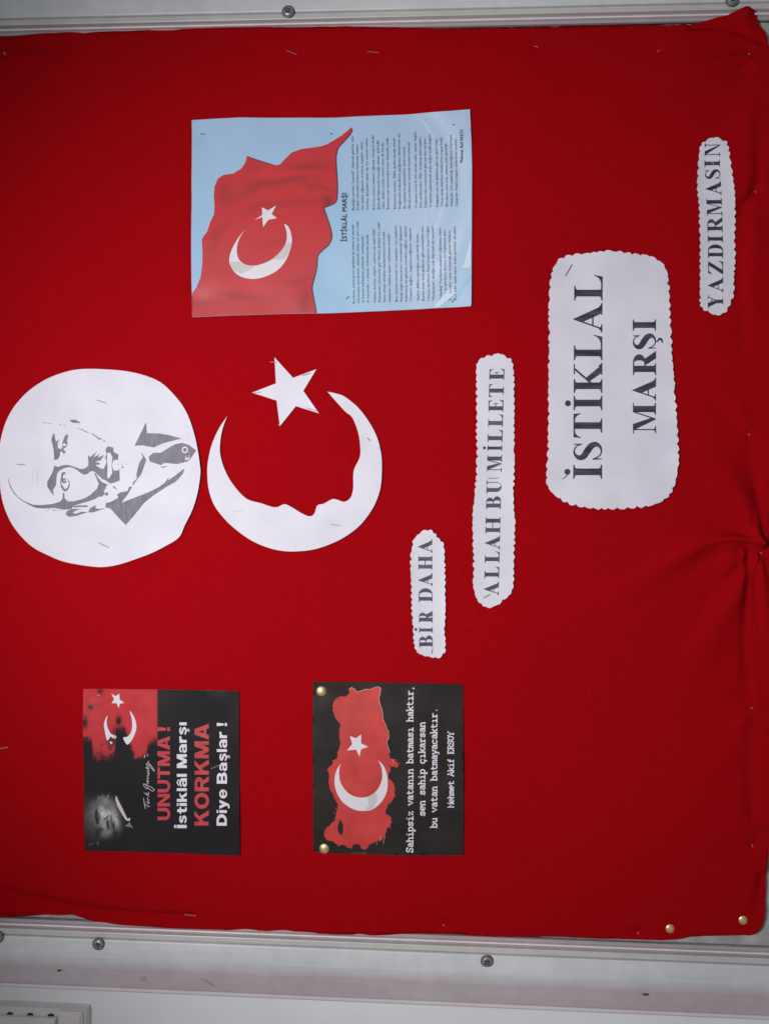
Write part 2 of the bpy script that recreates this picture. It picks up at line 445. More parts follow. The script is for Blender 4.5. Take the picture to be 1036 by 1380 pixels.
# (polyline, height mm at start, at end, half width px at start, at end)
CREASES = [
    (spline([(1015, 750), (990, 800), (955, 860), (905, 940), (850, 1010)], 5, False), 2.6, 0.0, 7, 40),
    (spline([(1010, 752), (970, 790), (920, 850), (860, 900)], 5, False), -2.4, 0.0, 6, 30),
    (spline([(1012, 728), (975, 712), (935, 700), (905, 690)], 5, False), -2.0, 0.0, 5, 16),
    (spline([(1012, 950), (985, 1000), (950, 1060), (930, 1120)], 5, False), 1.8, 0.0, 9, 34),
    (spline([(1018, 258), (985, 300), (990, 360), (1000, 440), (1005, 520)], 5, False), -1.8, -0.8, 6, 14),
    (spline([(1028, 1120), (990, 1140), (940, 1150)], 5, False), -1.4, 0.0, 9, 26),
    (spline([(1004, 80), (950, 92), (890, 112), (820, 142), (740, 172)], 5, False), 3.4, 0.0, 9, 34),
    (spline([(1000, 92), (950, 112), (880, 142), (810, 178)], 5, False), -3.0, 0.0, 8, 30),
    (spline([(1005, 92), (985, 120), (960, 160), (945, 185)], 5, False), -1.8, 0.0, 8, 20),
    (spline([(1001, 22), (1004, 40)], 3, False), 4.6, 0.5, 13, 9),
    (spline([(1020, 735), (990, 731), (958, 735), (930, 748)], 5, False), -4.2, 0.0, 2.8, 7),
    (spline([(1022, 728), (1008, 712), (985, 700), (950, 692)], 5, False), 2.2, 0.0, 4, 14),
    (spline([(1020, 748), (1017, 775), (1019, 820), (1022, 870)], 5, False), -2.6, 0.0, 3, 7),
    (spline([(1030, 738), (1036, 728), (1040, 700)], 4, False), -2.6, -0.6, 3, 6),
    (spline([(1000, 744), (996, 790), (985, 850)], 5, False), 1.8, 0.0, 5, 16),
    (spline([(1012, 700), (1004, 650), (990, 610), (960, 570)], 5, False), -2.2, 0.0, 6, 20),
    (spline([(60, 1222), (150, 1229), (255, 1234)], 4, False), -1.4, -0.8, 3, 3),
    (spline([(1020, 733), (1000, 727), (960, 729), (925, 742), (890, 762), (845, 792), (800, 815)], 5, False), 7.0, 0.0, 6, 24),
    (spline([(1018, 741), (985, 742), (950, 755), (915, 778), (880, 800)], 5, False), -2.2, 0.0, 5, 16),
    (spline([(1024, 728), (1016, 700), (1000, 670), (965, 630), (925, 595)], 5, False), 6.5, 0.0, 10, 34),
    (spline([(1027, 725), (1022, 690), (1016, 640), (1010, 590)], 5, False), -5.5, -1.0, 7, 13),
    (spline([(1010, 746), (1006, 780), (1004, 840), (1004, 900), (1006, 950)], 5, False), -3.2, -1.0, 6, 9),
    (spline([(1016, 748), (1024, 780), (1030, 810), (1032, 860)], 5, False), 4.0, 0.0, 6, 10),
    (spline([(1034, 742), (1045, 746)], 3, False), 5.0, 4.0, 5, 8),
    (spline([(985, 742), (975, 800), (950, 860), (930, 920)], 5, False), 2.4, 0.0, 14, 40),
    (spline([(960, 690), (930, 665), (905, 650)], 4, False), -1.0, 0.0, 14, 20),
    (spline([(6, 69), (25, 64), (45, 62), (75, 65), (110, 72)], 5, False), -6.0, 0.0, 4.5, 9),
    (spline([(4, 64), (30, 57), (60, 54), (100, 56)], 4, False), 3.4, 0.0, 5, 9),
    (spline([(-10, 1198), (20, 1208), (60, 1216), (120, 1226), (190, 1232), (262, 1233)], 5, False), -5.5, -1.5, 8, 3.5),
    (spline([(-10, 1222), (40, 1224), (90, 1230)], 4, False), 4.2, 2.4, 7, 5),
    (spline([(930, 36), (960, 36), (990, 42), (1012, 52), (1030, 60)], 5, False), -2.6, -1.5, 5, 4),
    (spline([(1000, 20), (975, 30)], 4, False), 2.0, 1.0, 7, 9),
    (spline([(1004, 72), (985, 88), (955, 108), (915, 128)], 5, False), -1.6, 0.0, 8, 22),
    (spline([(1018, 256), (1020, 220), (1018, 170), (1012, 140)], 5, False), -2.2, -0.4, 7, 12),
    (spline([(1016, 260), (1003, 280), (1000, 330), (998, 385)], 5, False), -2.0, -0.6, 8, 9),
    (spline([(1008, 150), (1004, 200), (1002, 250)], 4, False), 1.4, 1.2, 14, 14),
    (spline([(1014, 300), (1012, 350), (1008, 420)], 4, False), 1.6, 1.0, 10, 14),
    (spline([(1008, 584), (985, 540), (955, 500), (930, 470)], 5, False), 1.8, 0.0, 9, 26),
    (spline([(1008, 588), (980, 560), (950, 530)], 4, False), -1.4, 0.0, 8, 18),
    (spline([(886, 68), (860, 80), (830, 92)], 4, False), -0.8, 0.0, 6, 14),
    (spline([(598, 1246), (620, 1238), (660, 1242)], 4, False), -1.6, 0.0, 5, 8),
    (spline([(722, 62), (700, 64), (660, 60)], 4, False), -0.8, 0.0, 5, 8),
    (spline([(6, 330), (4, 380), (2, 430)], 4, False), -1.4, -0.6, 8, 8),
    (spline([(3, 830), (4, 780), (3, 700)], 4, False), -1.2, -0.6, 8, 8),
    (spline([(14, 1006), (40, 1008), (80, 1012)], 4, False), -0.9, 0.0, 5, 12),
    (spline([(1026, 1180), (1020, 1215), (1012, 1235)], 4, False), -2.4, -0.8, 6, 8),
    (spline([(859, 1256), (800, 1248), (740, 1244)], 4, False), -1.4, 0.0, 5, 10),
    (spline([(1013, 1100), (1010, 1040), (1010, 960)], 4, False), -1.8, -0.8, 8, 10),
]
PINS = [(5, 70), (393, 71), (503, 71), (722, 62), (886, 69), (1007, 75), (1018, 257), (1008, 585), (1023, 745), (1010, 953),
        (257, 1233), (598, 1248), (859, 1257), (7, 1007), (3, 830), (7, 330), (902, 1251), (1000, 1240), (1013, 1140)]
def cloth_h(u, v):
    u = np.asarray(u, float); v = np.asarray(v, float)
    h = 0.9 + 0.25 * vnoise(u, v, 90, 5) + 0.10 * vnoise(u, v, 34, 6)
    # the loose lower edge (picture right) sags in soft waves
    wv = np.clip((u - 860) / 150, 0, 1)
    h = h + wv * (1.5 * vnoise(u, v, 62, 8) + 1.4)
    em = np.clip(1 - np.minimum(np.minimum(u + 30, 1046 - u), np.minimum(v - 40, 1255 - v)) / 150, 0, 1)
    h = h + 0.55 * vnoise(u, v, 140, 9) + em * (1.3 * vnoise(u, v, 75, 10) + 0.5 * vnoise(u, v, 30, 12) + 0.6)
    for line, h0, h1, w0, w1 in CREASES:
        d, t, s = seg_dist(u, v, line)
        w = w0 + (w1 - w0) * t
        h = h + 1.45 * (h0 + (h1 - h0) * t) * np.exp(-(d / w) ** 2)
    for pu, pv in PINS:
        d = np.hypot(u - pu, v - pv)
        h = h - 1.7 * np.exp(-(d / 7) ** 2)
    return np.where(h < 0, 3.0 * np.tanh(h / 3.0), h)

# coarse table of the cloth's height: papers rest on it
GU = np.arange(-40, 1064, 4.0); GV = np.arange(0, 1300, 4.0)
_gu, _gv = np.meshgrid(GU, GV, indexing='ij')
HT = cloth_h(_gu.ravel(), _gv.ravel()).reshape(_gu.shape)
HB = HT.copy()
for _k in range(3):
    q = np.pad(HB, 2, mode='edge')
    HB = sum(q[2 + i:2 + i + HT.shape[0], 2 + j:2 + j + HT.shape[1]] for i in (-2, -1, 0, 1, 2) for j in (-2, -1, 0, 1, 2)) / 25.0
def bilerp(T, u, v):
    x = np.clip((np.asarray(u, float) + 40) / 4.0, 0, T.shape[0] - 1.001); y = np.clip(np.asarray(v, float) / 4.0, 0, T.shape[1] - 1.001)
    i = x.astype(int); j = y.astype(int); fx = x - i; fy = y - j
    return (T[i, j] * (1 - fx) + T[i + 1, j] * fx) * (1 - fy) + (T[i, j + 1] * (1 - fx) + T[i + 1, j + 1] * fx) * fy
HM = np.maximum(HB, HT)
for _k in range(2):
    q = np.pad(HM, 1, mode='edge')
    HM = np.maximum(HT, sum(q[1 + i:1 + i + HT.shape[0], 1 + j:1 + j + HT.shape[1]] for i in (-1, 0, 1) for j in (-1, 0, 1)) / 9.0)

cloth_edge = [(-26, 54), (0, 50.5), (40, 47.5), (90, 44.5), (180, 42.5), (230, 39), (300, 37.5), (380, 37.5), (450, 37), (520, 37.5), (620, 40), (700, 38.5), (780, 36),
              (850, 35), (910, 34.5), (935, 32), (960, 27), (985, 21), (1000, 17.5), (1015, 18), (1018, 27), (1022, 37), (1029, 46), (1033, 58), (1036, 80),
              (1041, 140), (1043, 260), (1042, 420), (1043, 600), (1041, 735), (1043, 900), (1041, 1050), (1034, 1140), (1031, 1180), (1029, 1210), (1028, 1235), (1024, 1248), (1015, 1256),
              (1000, 1258.5), (980, 1259), (960, 1259.5), (930, 1260.5), (908, 1264), (880, 1265.5), (820, 1264), (740, 1261.5), (700, 1262.5), (640, 1261), (600, 1258.5), (560, 1258), (520, 1259.5), (470, 1259), (400, 1255),
              (330, 1253.5), (270, 1252), (174, 1246), (130, 1240.5), (112, 1236), (95, 1232), (75, 1230.5), (58, 1231), (40, 1233.5), (0, 1234.5), (-26, 1235),
              (-30, 1100), (-27, 900), (-31, 700), (-28, 450), (-30, 250), (-27, 120)]
edge = spline(cloth_edge, 7)
edge = [(u + 0.5 * float(vnoise(np.array([u]), np.array([v]), 11, 21)[0]), v + 0.45 * float(vnoise(np.array([u]), np.array([v]), 9, 22)[0])) for u, v in edge]
g = grid_inside([edge], 7.0); g = g + RNG.uniform(-1, 1, g.shape)
g = g[g[:, 0] < 845]
def strip(u0, u1, v0, v1, st):
    q = np.stack(np.meshgrid(np.arange(u0, u1, st), np.arange(v0, v1, st)), -1).reshape(-1, 2)
    return q[inside(edge, q)]
ex = np.concatenate([g, strip(846, 1046, 0, 1275, 3.6) + 0.3, strip(925, 1046, 640, 880, 2.0), strip(900, 1040, 15, 110, 2.6), strip(-32, 140, 40, 90, 3.3), strip(-32, 300, 1190, 1260, 3.3)])
P, T = triangulate([edge], extra=ex)
H = cloth_h(P[:, 0], P[:, 1])
top = on_board(P, H)
# closed sheet: back face 0.7 mm behind, rim along the outline
def closed_sheet(P, T, top, thick_mm, share=False):
    n = len(P)
    back = top.copy(); back[:, 1] += thick_mm * 0.001
    from collections import Counter
    E = Counter()
    for a, b, c in T:
        for e in ((a, b), (b, c), (c, a)): E[e] += 1
    rim = [e for e in E if (e[1], e[0]) not in E]
    F = [tuple(t) for t in T] + [tuple(t[::-1] + n) for t in T]
    if share: return np.concatenate([top, back]), F + [(b, a, a + n, b + n) for a, b in rim]
    ids = sorted({i for e in rim for i in e}); m = {i: 2 * n + k for k, i in enumerate(ids)}; r = len(ids)
    F += [(m[b], m[a], m[a] + r, m[b] + r) for a, b in rim]
    return np.concatenate([top, back, top[ids], back[ids]]), F
V, Fc = closed_sheet(P, T, top, 0.7, True)
cloth = place('cloth', V, Fc, MAT['cloth'], smooth=True)
tag(cloth, 'large bright red cotton cloth stretched over the notice board, puckered along its lower hem', 'cloth')

# ------------------------------------------------------------------ paper builder
class Paper:
    def __init__(self, name, loops, mat, label, cat, lift=0.7, curl=0.9, seed=1, step=7.0, pins=(), thick=0.16, group=None, holes=(), color=None, flat_step=None):
        self.loops = loops; self.seed = seed; self.lift = lift; self.curl = curl; self.pins = list(pins)
        A = np.concatenate([np.asarray(l, float) for l in loops]); self.c = (A.min(0) + A.max(0)) / 2; self.s = (A.max(0) - A.min(0)) / 2
        ex = grid_inside(loops, step)
        if color is None and len(ex): ex = ex + RNG.uniform(-0.12, 0.12, ex.shape) * step
        P, T = triangulate(loops, holes, ex)
        self.P = P
        top = on_board(P, self.h(P[:, 0], P[:, 1]))
        V, Fc = closed_sheet(P, T, top, thick)
        self.ob = place(name, V, Fc, mat, smooth=False)
        me = self.ob.data
        sm = [len(p.vertices) == 3 for p in me.polygons]
        me.polygons.foreach_set('use_smooth', sm)
        if color is not None:
            col = color(P[:, 0], P[:, 1]); col = np.concatenate([col, col]); col = np.concatenate([col, np.full((len(V) - len(col), 3), 0.45)])
            a = me.color_attributes.new('print', 'FLOAT_COLOR', 'POINT')
            a.data.foreach_set('color', np.c_[col, np.ones(len(col))].astype(np.float32).ravel())
        tag(self.ob, label, cat, group)
    def h(self, u, v):
        u = np.asarray(u, float); v = np.asarray(v, float)
        base = bilerp(HM, u, v)
        k = vnoise(u, v, 55, self.seed) + 0.5 * vnoise(u, v, 27, self.seed + 50)
        e = np.maximum(np.abs(u - self.c[0]) / self.s[0], np.abs(v - self.c[1]) / self.s[1])
        rise = self.lift + 0.25 + 1.5 * self.curl * (0.35 + 0.65 * np.clip(e, 0, 1.1) ** 3) * (0.75 + 0.6 * k)
        for pu, pv in self.pins:
            d = np.hypot(u - pu, v - pv)
            rise = rise - (rise - 0.45) * 0.8 * np.exp(-(d / 16) ** 2)
        return base + np.maximum(rise, 0.4)
    def overlay(self, name, adds, mat, layer=1, holes=(), step=9.0, clip=None, extra=True):
        ex = grid_inside(adds, step) if extra else None
        P, T = triangulate(adds, holes, ex, clip)
        top = on_board(P, self.h(P[:, 0], P[:, 1]) + 0.16 * layer)
        o = place(name, top, T, mat, self.ob)
        if name == 'printed_flag': o['_uv'] = [float(c) for c in P.ravel()]
        return o
    def overlay_raw(self, name, P, F, mat, layer=1, lv=0.0):
        top = on_board(P, self.h(P[:, 0], P[:, 1]) + 0.16 * layer + lv)
        return place(name, top, F, mat, self.ob)

def resample(loop, step):
    P = np.asarray(loop + [loop[0]], float); L = np.r_[0, np.cumsum(np.hypot(*(P[1:] - P[:-1]).T))]
    n = int(L[-1] / step); s = np.linspace(0, L[-1], n, endpoint=False)
    return np.stack([np.interp(s, L, P[:, 0]), np.interp(s, L, P[:, 1])], -1), s

def scalloped(pts, period=11.0, amp=1.5, seed=0):
    """outline cut with decorative shears: rounded waves with ragged torn bits"""
    base, s = resample(spline(pts, 6), 0.9)
    t = np.roll(base, -2, 0) - np.roll(base, 2, 0); t /= np.linalg.norm(t, axis=1)[:, None]
    nrm = np.stack([t[:, 1], -t[:, 0]], -1)
    c = base.mean(0)
    sign = np.sign(((base - c) * nrm).sum(1).mean()); nrm *= sign
    L = s[-1]; n = max(1, round(L / period))
    ph = 2 * math.pi * n * s / L + 2.2 * vnoise(s, s * 0, 24, seed + 1)
    r = random.Random(seed)
    a = amp * (np.abs(np.sin(ph / 2)) ** 0.8 - 0.6) * (1 + 0.75 * vnoise(s, s * 0 + 5, 15, seed + 2))
    a = a + 0.5 * vnoise(s, s * 0 + 9, 2.4, seed + 3) + 0.55 * vnoise(s, s * 0 + 3, 6.5, seed + 4)
    return [tuple(p) for p in base + nrm * a[:, None]]

# ------------------------------------------------------------------ lettering: serif capitals (cap height = 1)
def _q(p0, p1, p2, n=6):
    p0, p1, p2 = map(np.array, (p0, p1, p2))
    return [tuple((1 - t) ** 2 * p0 + 2 * t * (1 - t) * p1 + t * t * p2) for t in np.linspace(0, 1, n)]
SER = 0.042
def foot(x0, x1, xl, xr, y, d):
    br = 0.12
    return ([(xl, y), (xr, y), (xr, y + d * SER)] + _q((xr, y + d * SER), (x1, y + d * SER * 1.2), (x1, y + d * br)) +
            _q((x0, y + d * br), (x0, y + d * SER * 1.2), (xl, y + d * SER)))
def rect(x0, y0, x1, y1): return [(x0, y0), (x1, y0), (x1, y1), (x0, y1)]
def ell(cx, cy, rx, ry, a0=0, a1=360, n=40):
    return [(cx + rx * math.cos(math.radians(a)), cy + ry * math.sin(math.radians(a))) for a in np.linspace(a0, a1, n, endpoint=(a1 - a0) < 360)]
def ribbon(pts, ws, n=8, smooth=True):
    if smooth:
        q = spline([(p[0], p[1]) for p in pts], n, False); w = np.interp(np.linspace(0, len(pts) - 1, len(q)), range(len(pts)), ws)
    else: q, w = pts, ws
    q = np.array(q, float); t = np.gradient(q, axis=0); t /= np.maximum(np.linalg.norm(t, axis=1), 1e-9)[:, None]
    nr = np.stack([-t[:, 1], t[:, 0]], -1) * (np.asarray(w) / 2)[:, None]
    return [tuple(p) for p in q + nr] + [tuple(p) for p in (q - nr)[::-1]]
TH = 0.052
def serif_glyph(ch, Wd, s):
    A = []; Hs = []
    if ch in 'Iİ':
        c = Wd / 2; A = [rect(c - s / 2, 0, c + s / 2, 1), foot(c - s / 2, c + s / 2, 0, Wd, 0, 1), foot(c - s / 2, c + s / 2, 0, Wd, 1, -1)]
    elif ch == 'H':
        for x in (0.22 * Wd, 0.78 * Wd):
            A += [rect(x - s / 2, 0, x + s / 2, 1), foot(x - s / 2, x + s / 2, x - 0.21 * Wd, x + 0.21 * Wd, 0, 1), foot(x - s / 2, x + s / 2, x - 0.21 * Wd, x + 0.21 * Wd, 1, -1)]
        A.append(rect(0.22 * Wd, 0.485, 0.78 * Wd, 0.485 + TH * 1.1))
    elif ch == 'L':
        x0, x1 = 0.16 * Wd, 0.16 * Wd + s
        A = [rect(x0, 0, x1, 1), foot(x0, x1, 0, x1 + 0.16 * Wd, 1, -1), foot(x0, x1, 0, x1 + 0.1 * Wd, 0, 1), rect(x0, 0, 0.94 * Wd, SER * 1.3),
             [(0.55 * Wd, 0.0)] + [(0.93 * Wd, 0.0), (Wd, 0.30), (0.965 * Wd, 0.30)] + _q((0.965 * Wd, 0.30), (0.90 * Wd, 0.05), (0.55 * Wd, 0.045))]
    elif ch == 'T':
        c = Wd / 2
        A = [rect(c - s / 2, 0, c + s / 2, 1), foot(c - s / 2, c + s / 2, c - 0.29 * Wd, c + 0.29 * Wd, 0, 1), rect(0.02 * Wd, 1 - SER * 1.3, 0.98 * Wd, 1)]
        for m in (1, -1):
            f = lambda x: c + m * (x - 0.5) * Wd
            A.append([(f(0.97), 1), (f(1.0), 0.74), (f(0.97), 0.74)] + _q((f(0.97), 0.74), (f(0.9), 0.955), (f(0.66), 0.96)) + [(f(0.66), 1)])
    elif ch == 'E':
        x0, x1 = 0.13 * Wd, 0.13 * Wd + s
        A = [rect(x0, 0, x1, 1), foot(x0, x1, 0, x1 + 0.1 * Wd, 0, 1), foot(x0, x1, 0, x1 + 0.1 * Wd, 1, -1), rect(x0, 0, 0.95 * Wd, SER * 1.3), rect(x0, 1 - SER * 1.3, 0.92 * Wd, 1), rect(x0, 0.49, 0.66 * Wd, 0.49 + TH)]
        A.append([(0.93 * Wd, 0), (Wd, 0.28), (0.96 * Wd, 0.28)] + _q((0.96 * Wd, 0.28), (0.88 * Wd, 0.05), (0.6 * Wd, 0.04)) + [(0.6 * Wd, 0)])
        A.append([(0.92 * Wd, 1), (0.95 * Wd, 0.76), (0.91 * Wd, 0.76)] + _q((0.91 * Wd, 0.76), (0.85 * Wd, 0.95), (0.6 * Wd, 0.96)) + [(0.6 * Wd, 1)])
        A.append([(0.7 * Wd, 0.34), (0.7 * Wd, 0.68), (0.665 * Wd, 0.68), (0.62 * Wd, 0.53), (0.5 * Wd, 0.51), (0.62 * Wd, 0.49), (0.665 * Wd, 0.34)])
    elif ch == 'A':
        ap = (0.46 * Wd, 1.02); xl, xr = 0.12 * Wd, 0.90 * Wd; hb = s * 1.12
        d = np.array([xr - ap[0], 0.02 - ap[1]])
        p = np.array([xr - hb, 0.02]); e = np.array([xl - ap[0], 0.0 - ap[1]])
        k = np.linalg.solve(np.array([[-d[0], -e[0]], [-d[1], -e[1]]]).T.T, np.array([ap[0] - p[0], ap[1] - p[1]]))
        # p - k0*d = ap + k1*e
        k0, k1 = k[0], -k[1]
        q = np.array(ap) + e * max(0.02, min(0.5, k1 if k1 > 0 else -k1))
        A = [[ap, (xr, 0.02), (xr - hb, 0.02), tuple(q)], ribbon([(xl, 0.0), ap], [TH, TH], smooth=False), rect(0.24 * Wd, 0.31, 0.72 * Wd, 0.31 + TH),
             foot(xl - 0.02, xl + 0.03, 0, 0.28 * Wd, 0, 1), foot(xr - hb * 0.95, xr - 0.01, 0.60 * Wd, Wd, 0, 1)]
    elif ch == 'M':
        r1 = 0.90 * Wd; r0 = r1 - s; t0 = 0.11 * Wd
        A = [rect(r0, 0, r1, 1), foot(r0, r1, r0 - 0.09 * Wd, Wd, 0, 1), rect(r0, 1 - SER, Wd, 1), rect(t0, 0, t0 + TH, 1), foot(t0, t0 + TH, 0, 0.25 * Wd, 0, 1), rect(0, 1 - SER, 0.18 * Wd, 1),
             [(t0 - 0.01, 1), (t0 + s * 1.0, 1), (0.515 * Wd, 0.20), (0.475 * Wd, 0.0), (0.46 * Wd, 0.0)], ribbon([(0.475 * Wd, 0.03), (r0 + 0.02, 0.98)], [TH, TH], smooth=False)]
    elif ch == 'N':
        l0 = 0.13 * Wd; r0 = 0.83 * Wd
        A = [rect(l0, 0, l0 + TH, 1), foot(l0, l0 + TH, 0, 0.30 * Wd, 0, 1), rect(r0, 0, r0 + TH, 1), foot(r0, r0 + TH, 0.68 * Wd, Wd, 1, -1), rect(0, 1 - SER, 0.2 * Wd, 1),
             [(l0 - 0.02, 1), (l0 + s * 1.0, 1), (r0 + TH, 0.0), (r0, -0.02)]]
    elif ch == 'K':
        x0, x1 = 0.13 * Wd, 0.13 * Wd + s
        A = [rect(x0, 0, x1, 1), foot(x0, x1, 0, x1 + 0.11 * Wd, 0, 1), foot(x0, x1, 0, x1 + 0.11 * Wd, 1, -1),
             ribbon([(x1 - 0.02, 0.40), (0.80 * Wd, 0.97)], [TH * 1.3, TH * 1.3], smooth=False), rect(0.62 * Wd, 1 - SER, 0.96 * Wd, 1),
             [(x1 + 0.02, 0.47), (x1 + 0.14, 0.60), (0.94 * Wd, 0.02), (0.94 * Wd - s * 1.25, 0.02)], foot(0.94 * Wd - s * 1.1, 0.93 * Wd, 0.60 * Wd, Wd, 0, 1)]
    elif ch == 'Z':
        A = [[(0.66 * Wd, 1 - SER), (0.96 * Wd, 1 - SER), (0.34 * Wd, SER), (0.02 * Wd, SER)], rect(0.08 * Wd, 1 - SER * 1.4, 0.97 * Wd, 1), rect(0.02 * Wd, 0, 0.95 * Wd, SER * 1.4),
             [(0.95 * Wd, 0), (Wd, 0.30), (0.96 * Wd, 0.30)] + _q((0.96 * Wd, 0.30), (0.88 * Wd, 0.05), (0.6 * Wd, 0.04)) + [(0.6 * Wd, 0)],
             [(0.08 * Wd, 1), (0.04 * Wd, 0.74), (0.08 * Wd, 0.74)] + _q((0.08 * Wd, 0.74), (0.16 * Wd, 0.95), (0.4 * Wd, 0.96)) + [(0.4 * Wd, 1)]]
    elif ch == 'U':
        x0 = 0.14 * Wd; x1 = x0 + s; r0 = 0.82 * Wd
        A = [rect(x0, 0.33, x1, 1), foot(x0, x1, 0, x1 + 0.11 * Wd, 1, -1), rect(r0, 0.33, r0 + TH, 1), foot(r0, r0 + TH, 0.68 * Wd, Wd, 1, -1)]
        o = [(x, y) for x, y in ell((x0 + r0 + TH) / 2, 0.34, (r0 + TH - x0) / 2, 0.36, 180, 360, 24)]
        i = [(x, y) for x, y in ell((x1 + r0) / 2, 0.34, (r0 - x1) / 2, 0.30, 360, 180, 24)]
        A.append(o + i)
    elif ch == 'Y':
        c = 0.53 * Wd
        A = [rect(c - s / 2, 0, c + s / 2, 0.46), foot(c - s / 2, c + s / 2, c - 0.22 * Wd, c + 0.22 * Wd, 0, 1), [(0.10 * Wd, 0.98), (0.10 * Wd + s * 1.15, 0.98), (c + s / 2, 0.42), (c - s / 2, 0.42)],
             ribbon([(c + s * 0.28, 0.44), (0.86 * Wd, 0.98)], [TH, TH], smooth=False), foot(0.12 * Wd, 0.12 * Wd + s, 0, 0.46 * Wd, 1, -1), rect(0.70 * Wd, 1 - SER, Wd, 1)]
    elif ch in 'BDR':
        x0 = 0.13 * Wd; x1 = x0 + s
        A = [rect(x0, 0, x1, 1), foot(x0, x1, 0, x1, 1, -1), foot(x0, x1, 0, x1 + (0.1 * Wd if ch == 'R' else 0), 0, 1)]
        def bowl(y0, y1, xr, st):
            cy = (y0 + y1) / 2; ry = (y1 - y0) / 2; k = x1 + (xr - x1) * 0.28
            o = [(x1 - 0.02, y0), (k, y0)] + ell(k, cy, xr - k, ry, -90, 90, 26) + [(x1 - 0.02, y1)]
            i = [(x1 - 0.02, y1 - TH), (k, y1 - TH)] + ell(k, cy, max(xr - k - st, 0.03), ry - TH, 90, -90, 26) + [(x1 - 0.02, y0 + TH)]
            return o + i
        if ch == 'D': A.append(bowl(0, 1, Wd, s * 1.05))
        if ch == 'B': A += [bowl(0.49, 1, 0.90 * Wd, s * 0.95), bowl(0, 0.53, Wd, s * 1.05)]
        if ch == 'R': A += [bowl(0.46, 1, 0.86 * Wd, s * 1.0), [(0.40 * Wd, 0.48), (0.40 * Wd + s * 1.0, 0.52), (0.98 * Wd, 0.02), (0.98 * Wd - s * 1.2, 0.02)], rect(0.98 * Wd - s * 1.2, 0, Wd, SER)]
    elif ch in 'SŞ':
        pts = [(.83, .76), (.74, .90), (.52, .972), (.30, .93), (.17, .79), (.24, .645), (.50, .52), (.76, .385), (.85, .23), (.75, .085), (.50, .028), (.27, .09), (.13, .27)]
        ws = [.03, .045, .05, .10, s * .72, s * .92, s * 1.0, s * .95, s * .75, .10, .05, .045, .03]
        A = [ribbon([(x * Wd, y) for x, y in pts], ws, 7), [(.80 * Wd, .75), (.86 * Wd, .69), (.89 * Wd, .69), (.88 * Wd, 1.0), (.84 * Wd, 1.0)], [(.16 * Wd, .28), (.10 * Wd, .34), (.06 * Wd, .34), (.08 * Wd, 0), (.12 * Wd, 0)]]
        if ch == 'Ş':
            A.append(ribbon([(.5 * Wd, .03), (.5 * Wd, -.07), (.6 * Wd, -.10), (.66 * Wd, -.18), (.55 * Wd, -.26), (.40 * Wd, -.27)], [.05, .05, .08, .11, .08, .03], 5))
    return A, Hs

def serif_word(paper, spec, base, cap, mat, stem, layer=1, dots=(), jitter=0.0):
    """spec: (letter, v_start, v_end); base/cap: functions v -> u"""
    for i, (ch, v0, v1) in enumerate(spec):
        vm = (v0 + v1) / 2; ub, uc = base(vm), cap(vm); ch_h = ub - uc
        Wd = (v0 - v1) / ch_h
        A, Hs = serif_glyph(ch, Wd, min(stem, Wd * 0.52))
        slope = (base(v1) - base(v0)) / (v1 - v0)
        def m(lp): return [(ub - y * ch_h + slope * (v0 - x * ch_h - vm), v0 - x * ch_h) for x, y in lp]
        paper.overlay('letter', [m(a) for a in A], mat, layer, step=4.0)
    for (u, v, r) in dots:
        paper.overlay('letter_dot', [[(u + r * math.cos(a), v + r * math.sin(a)) for a in np.linspace(0, 2 * math.pi, 18, endpoint=False)]], mat, layer, extra=False)

# ------------------------------------------------------------------ lettering: sans (built-in font) mapped onto a sheet
_dg = None
def font_mesh(body, bold=0.0, res=2, spacing=1.0, shear=0.0):
    cu = bpy.data.curves.new('t', 'FONT'); cu.body = body; cu.size = 1; cu.resolution_u = res; cu.offset = bold; cu.space_character = spacing; cu.shear = shear
    cu.fill_mode = 'FRONT'
    ob = bpy.data.objects.new('t', cu); COL.objects.link(ob)
    dg = bpy.context.evaluated_depsgraph_get(); dg.update()
    me = bpy.data.meshes.new_from_object(ob.evaluated_get(dg))
    V = np.array([v.co[:] for v in me.vertices]); F = [tuple(p.vertices) for p in me.polygons]
    bpy.data.objects.remove(ob); bpy.data.curves.remove(cu); bpy.data.meshes.remove(me)
    return V, F
CAPH = font_mesh('H')[0][:, 1].max()
def thicken(V, F, r):
    n = len(V); Vs = []; Fs = []; lv = []
    for q, (dx, dy) in enumerate(((0, 0), (1, 1), (1, -1), (-1, 1), (-1, -1), (1, 0), (-1, 0), (0, 1), (0, -1))):
        W2 = V.copy(); W2[:, 0] += dx * r; W2[:, 1] += dy * r * 0.8
        Vs.append(W2); Fs += [tuple(i + q * n for i in f) for f in F]; lv += [q * 0.012] * n
    return np.concatenate(Vs), Fs, np.array(lv)
def font_line(paper, name, body, ub0, ucap, v0, v1, mat, bold=0.0, layer=1, slope=0.0, res=2, width_scale=None, spacing=1.0, shear=0.0):
    V, F = font_mesh(body, 0.0, res, spacing, shear); lv = 0.0
    if bold: V, F, lv = thicken(V, F, bold)
    ys = (ub0 - ucap) / CAPH
    x0, x1 = V[:, 0].min(), V[:, 0].max()
    xs = width_scale if width_scale else (v0 - v1) / (x1 - x0)
    v = v0 - (V[:, 0] - x0) * xs
    u = ub0 - V[:, 1] * ys + slope * (v - v0)
    P = np.stack([u, v], -1)
    F = [f for f in F]
    Fo = []
    for f in F:
        a, b, c = P[f[0]], P[f[1]], P[f[2]]
        Fo.append(f)
    return paper.overlay_raw(name, P, Fo, mat, layer, lv)

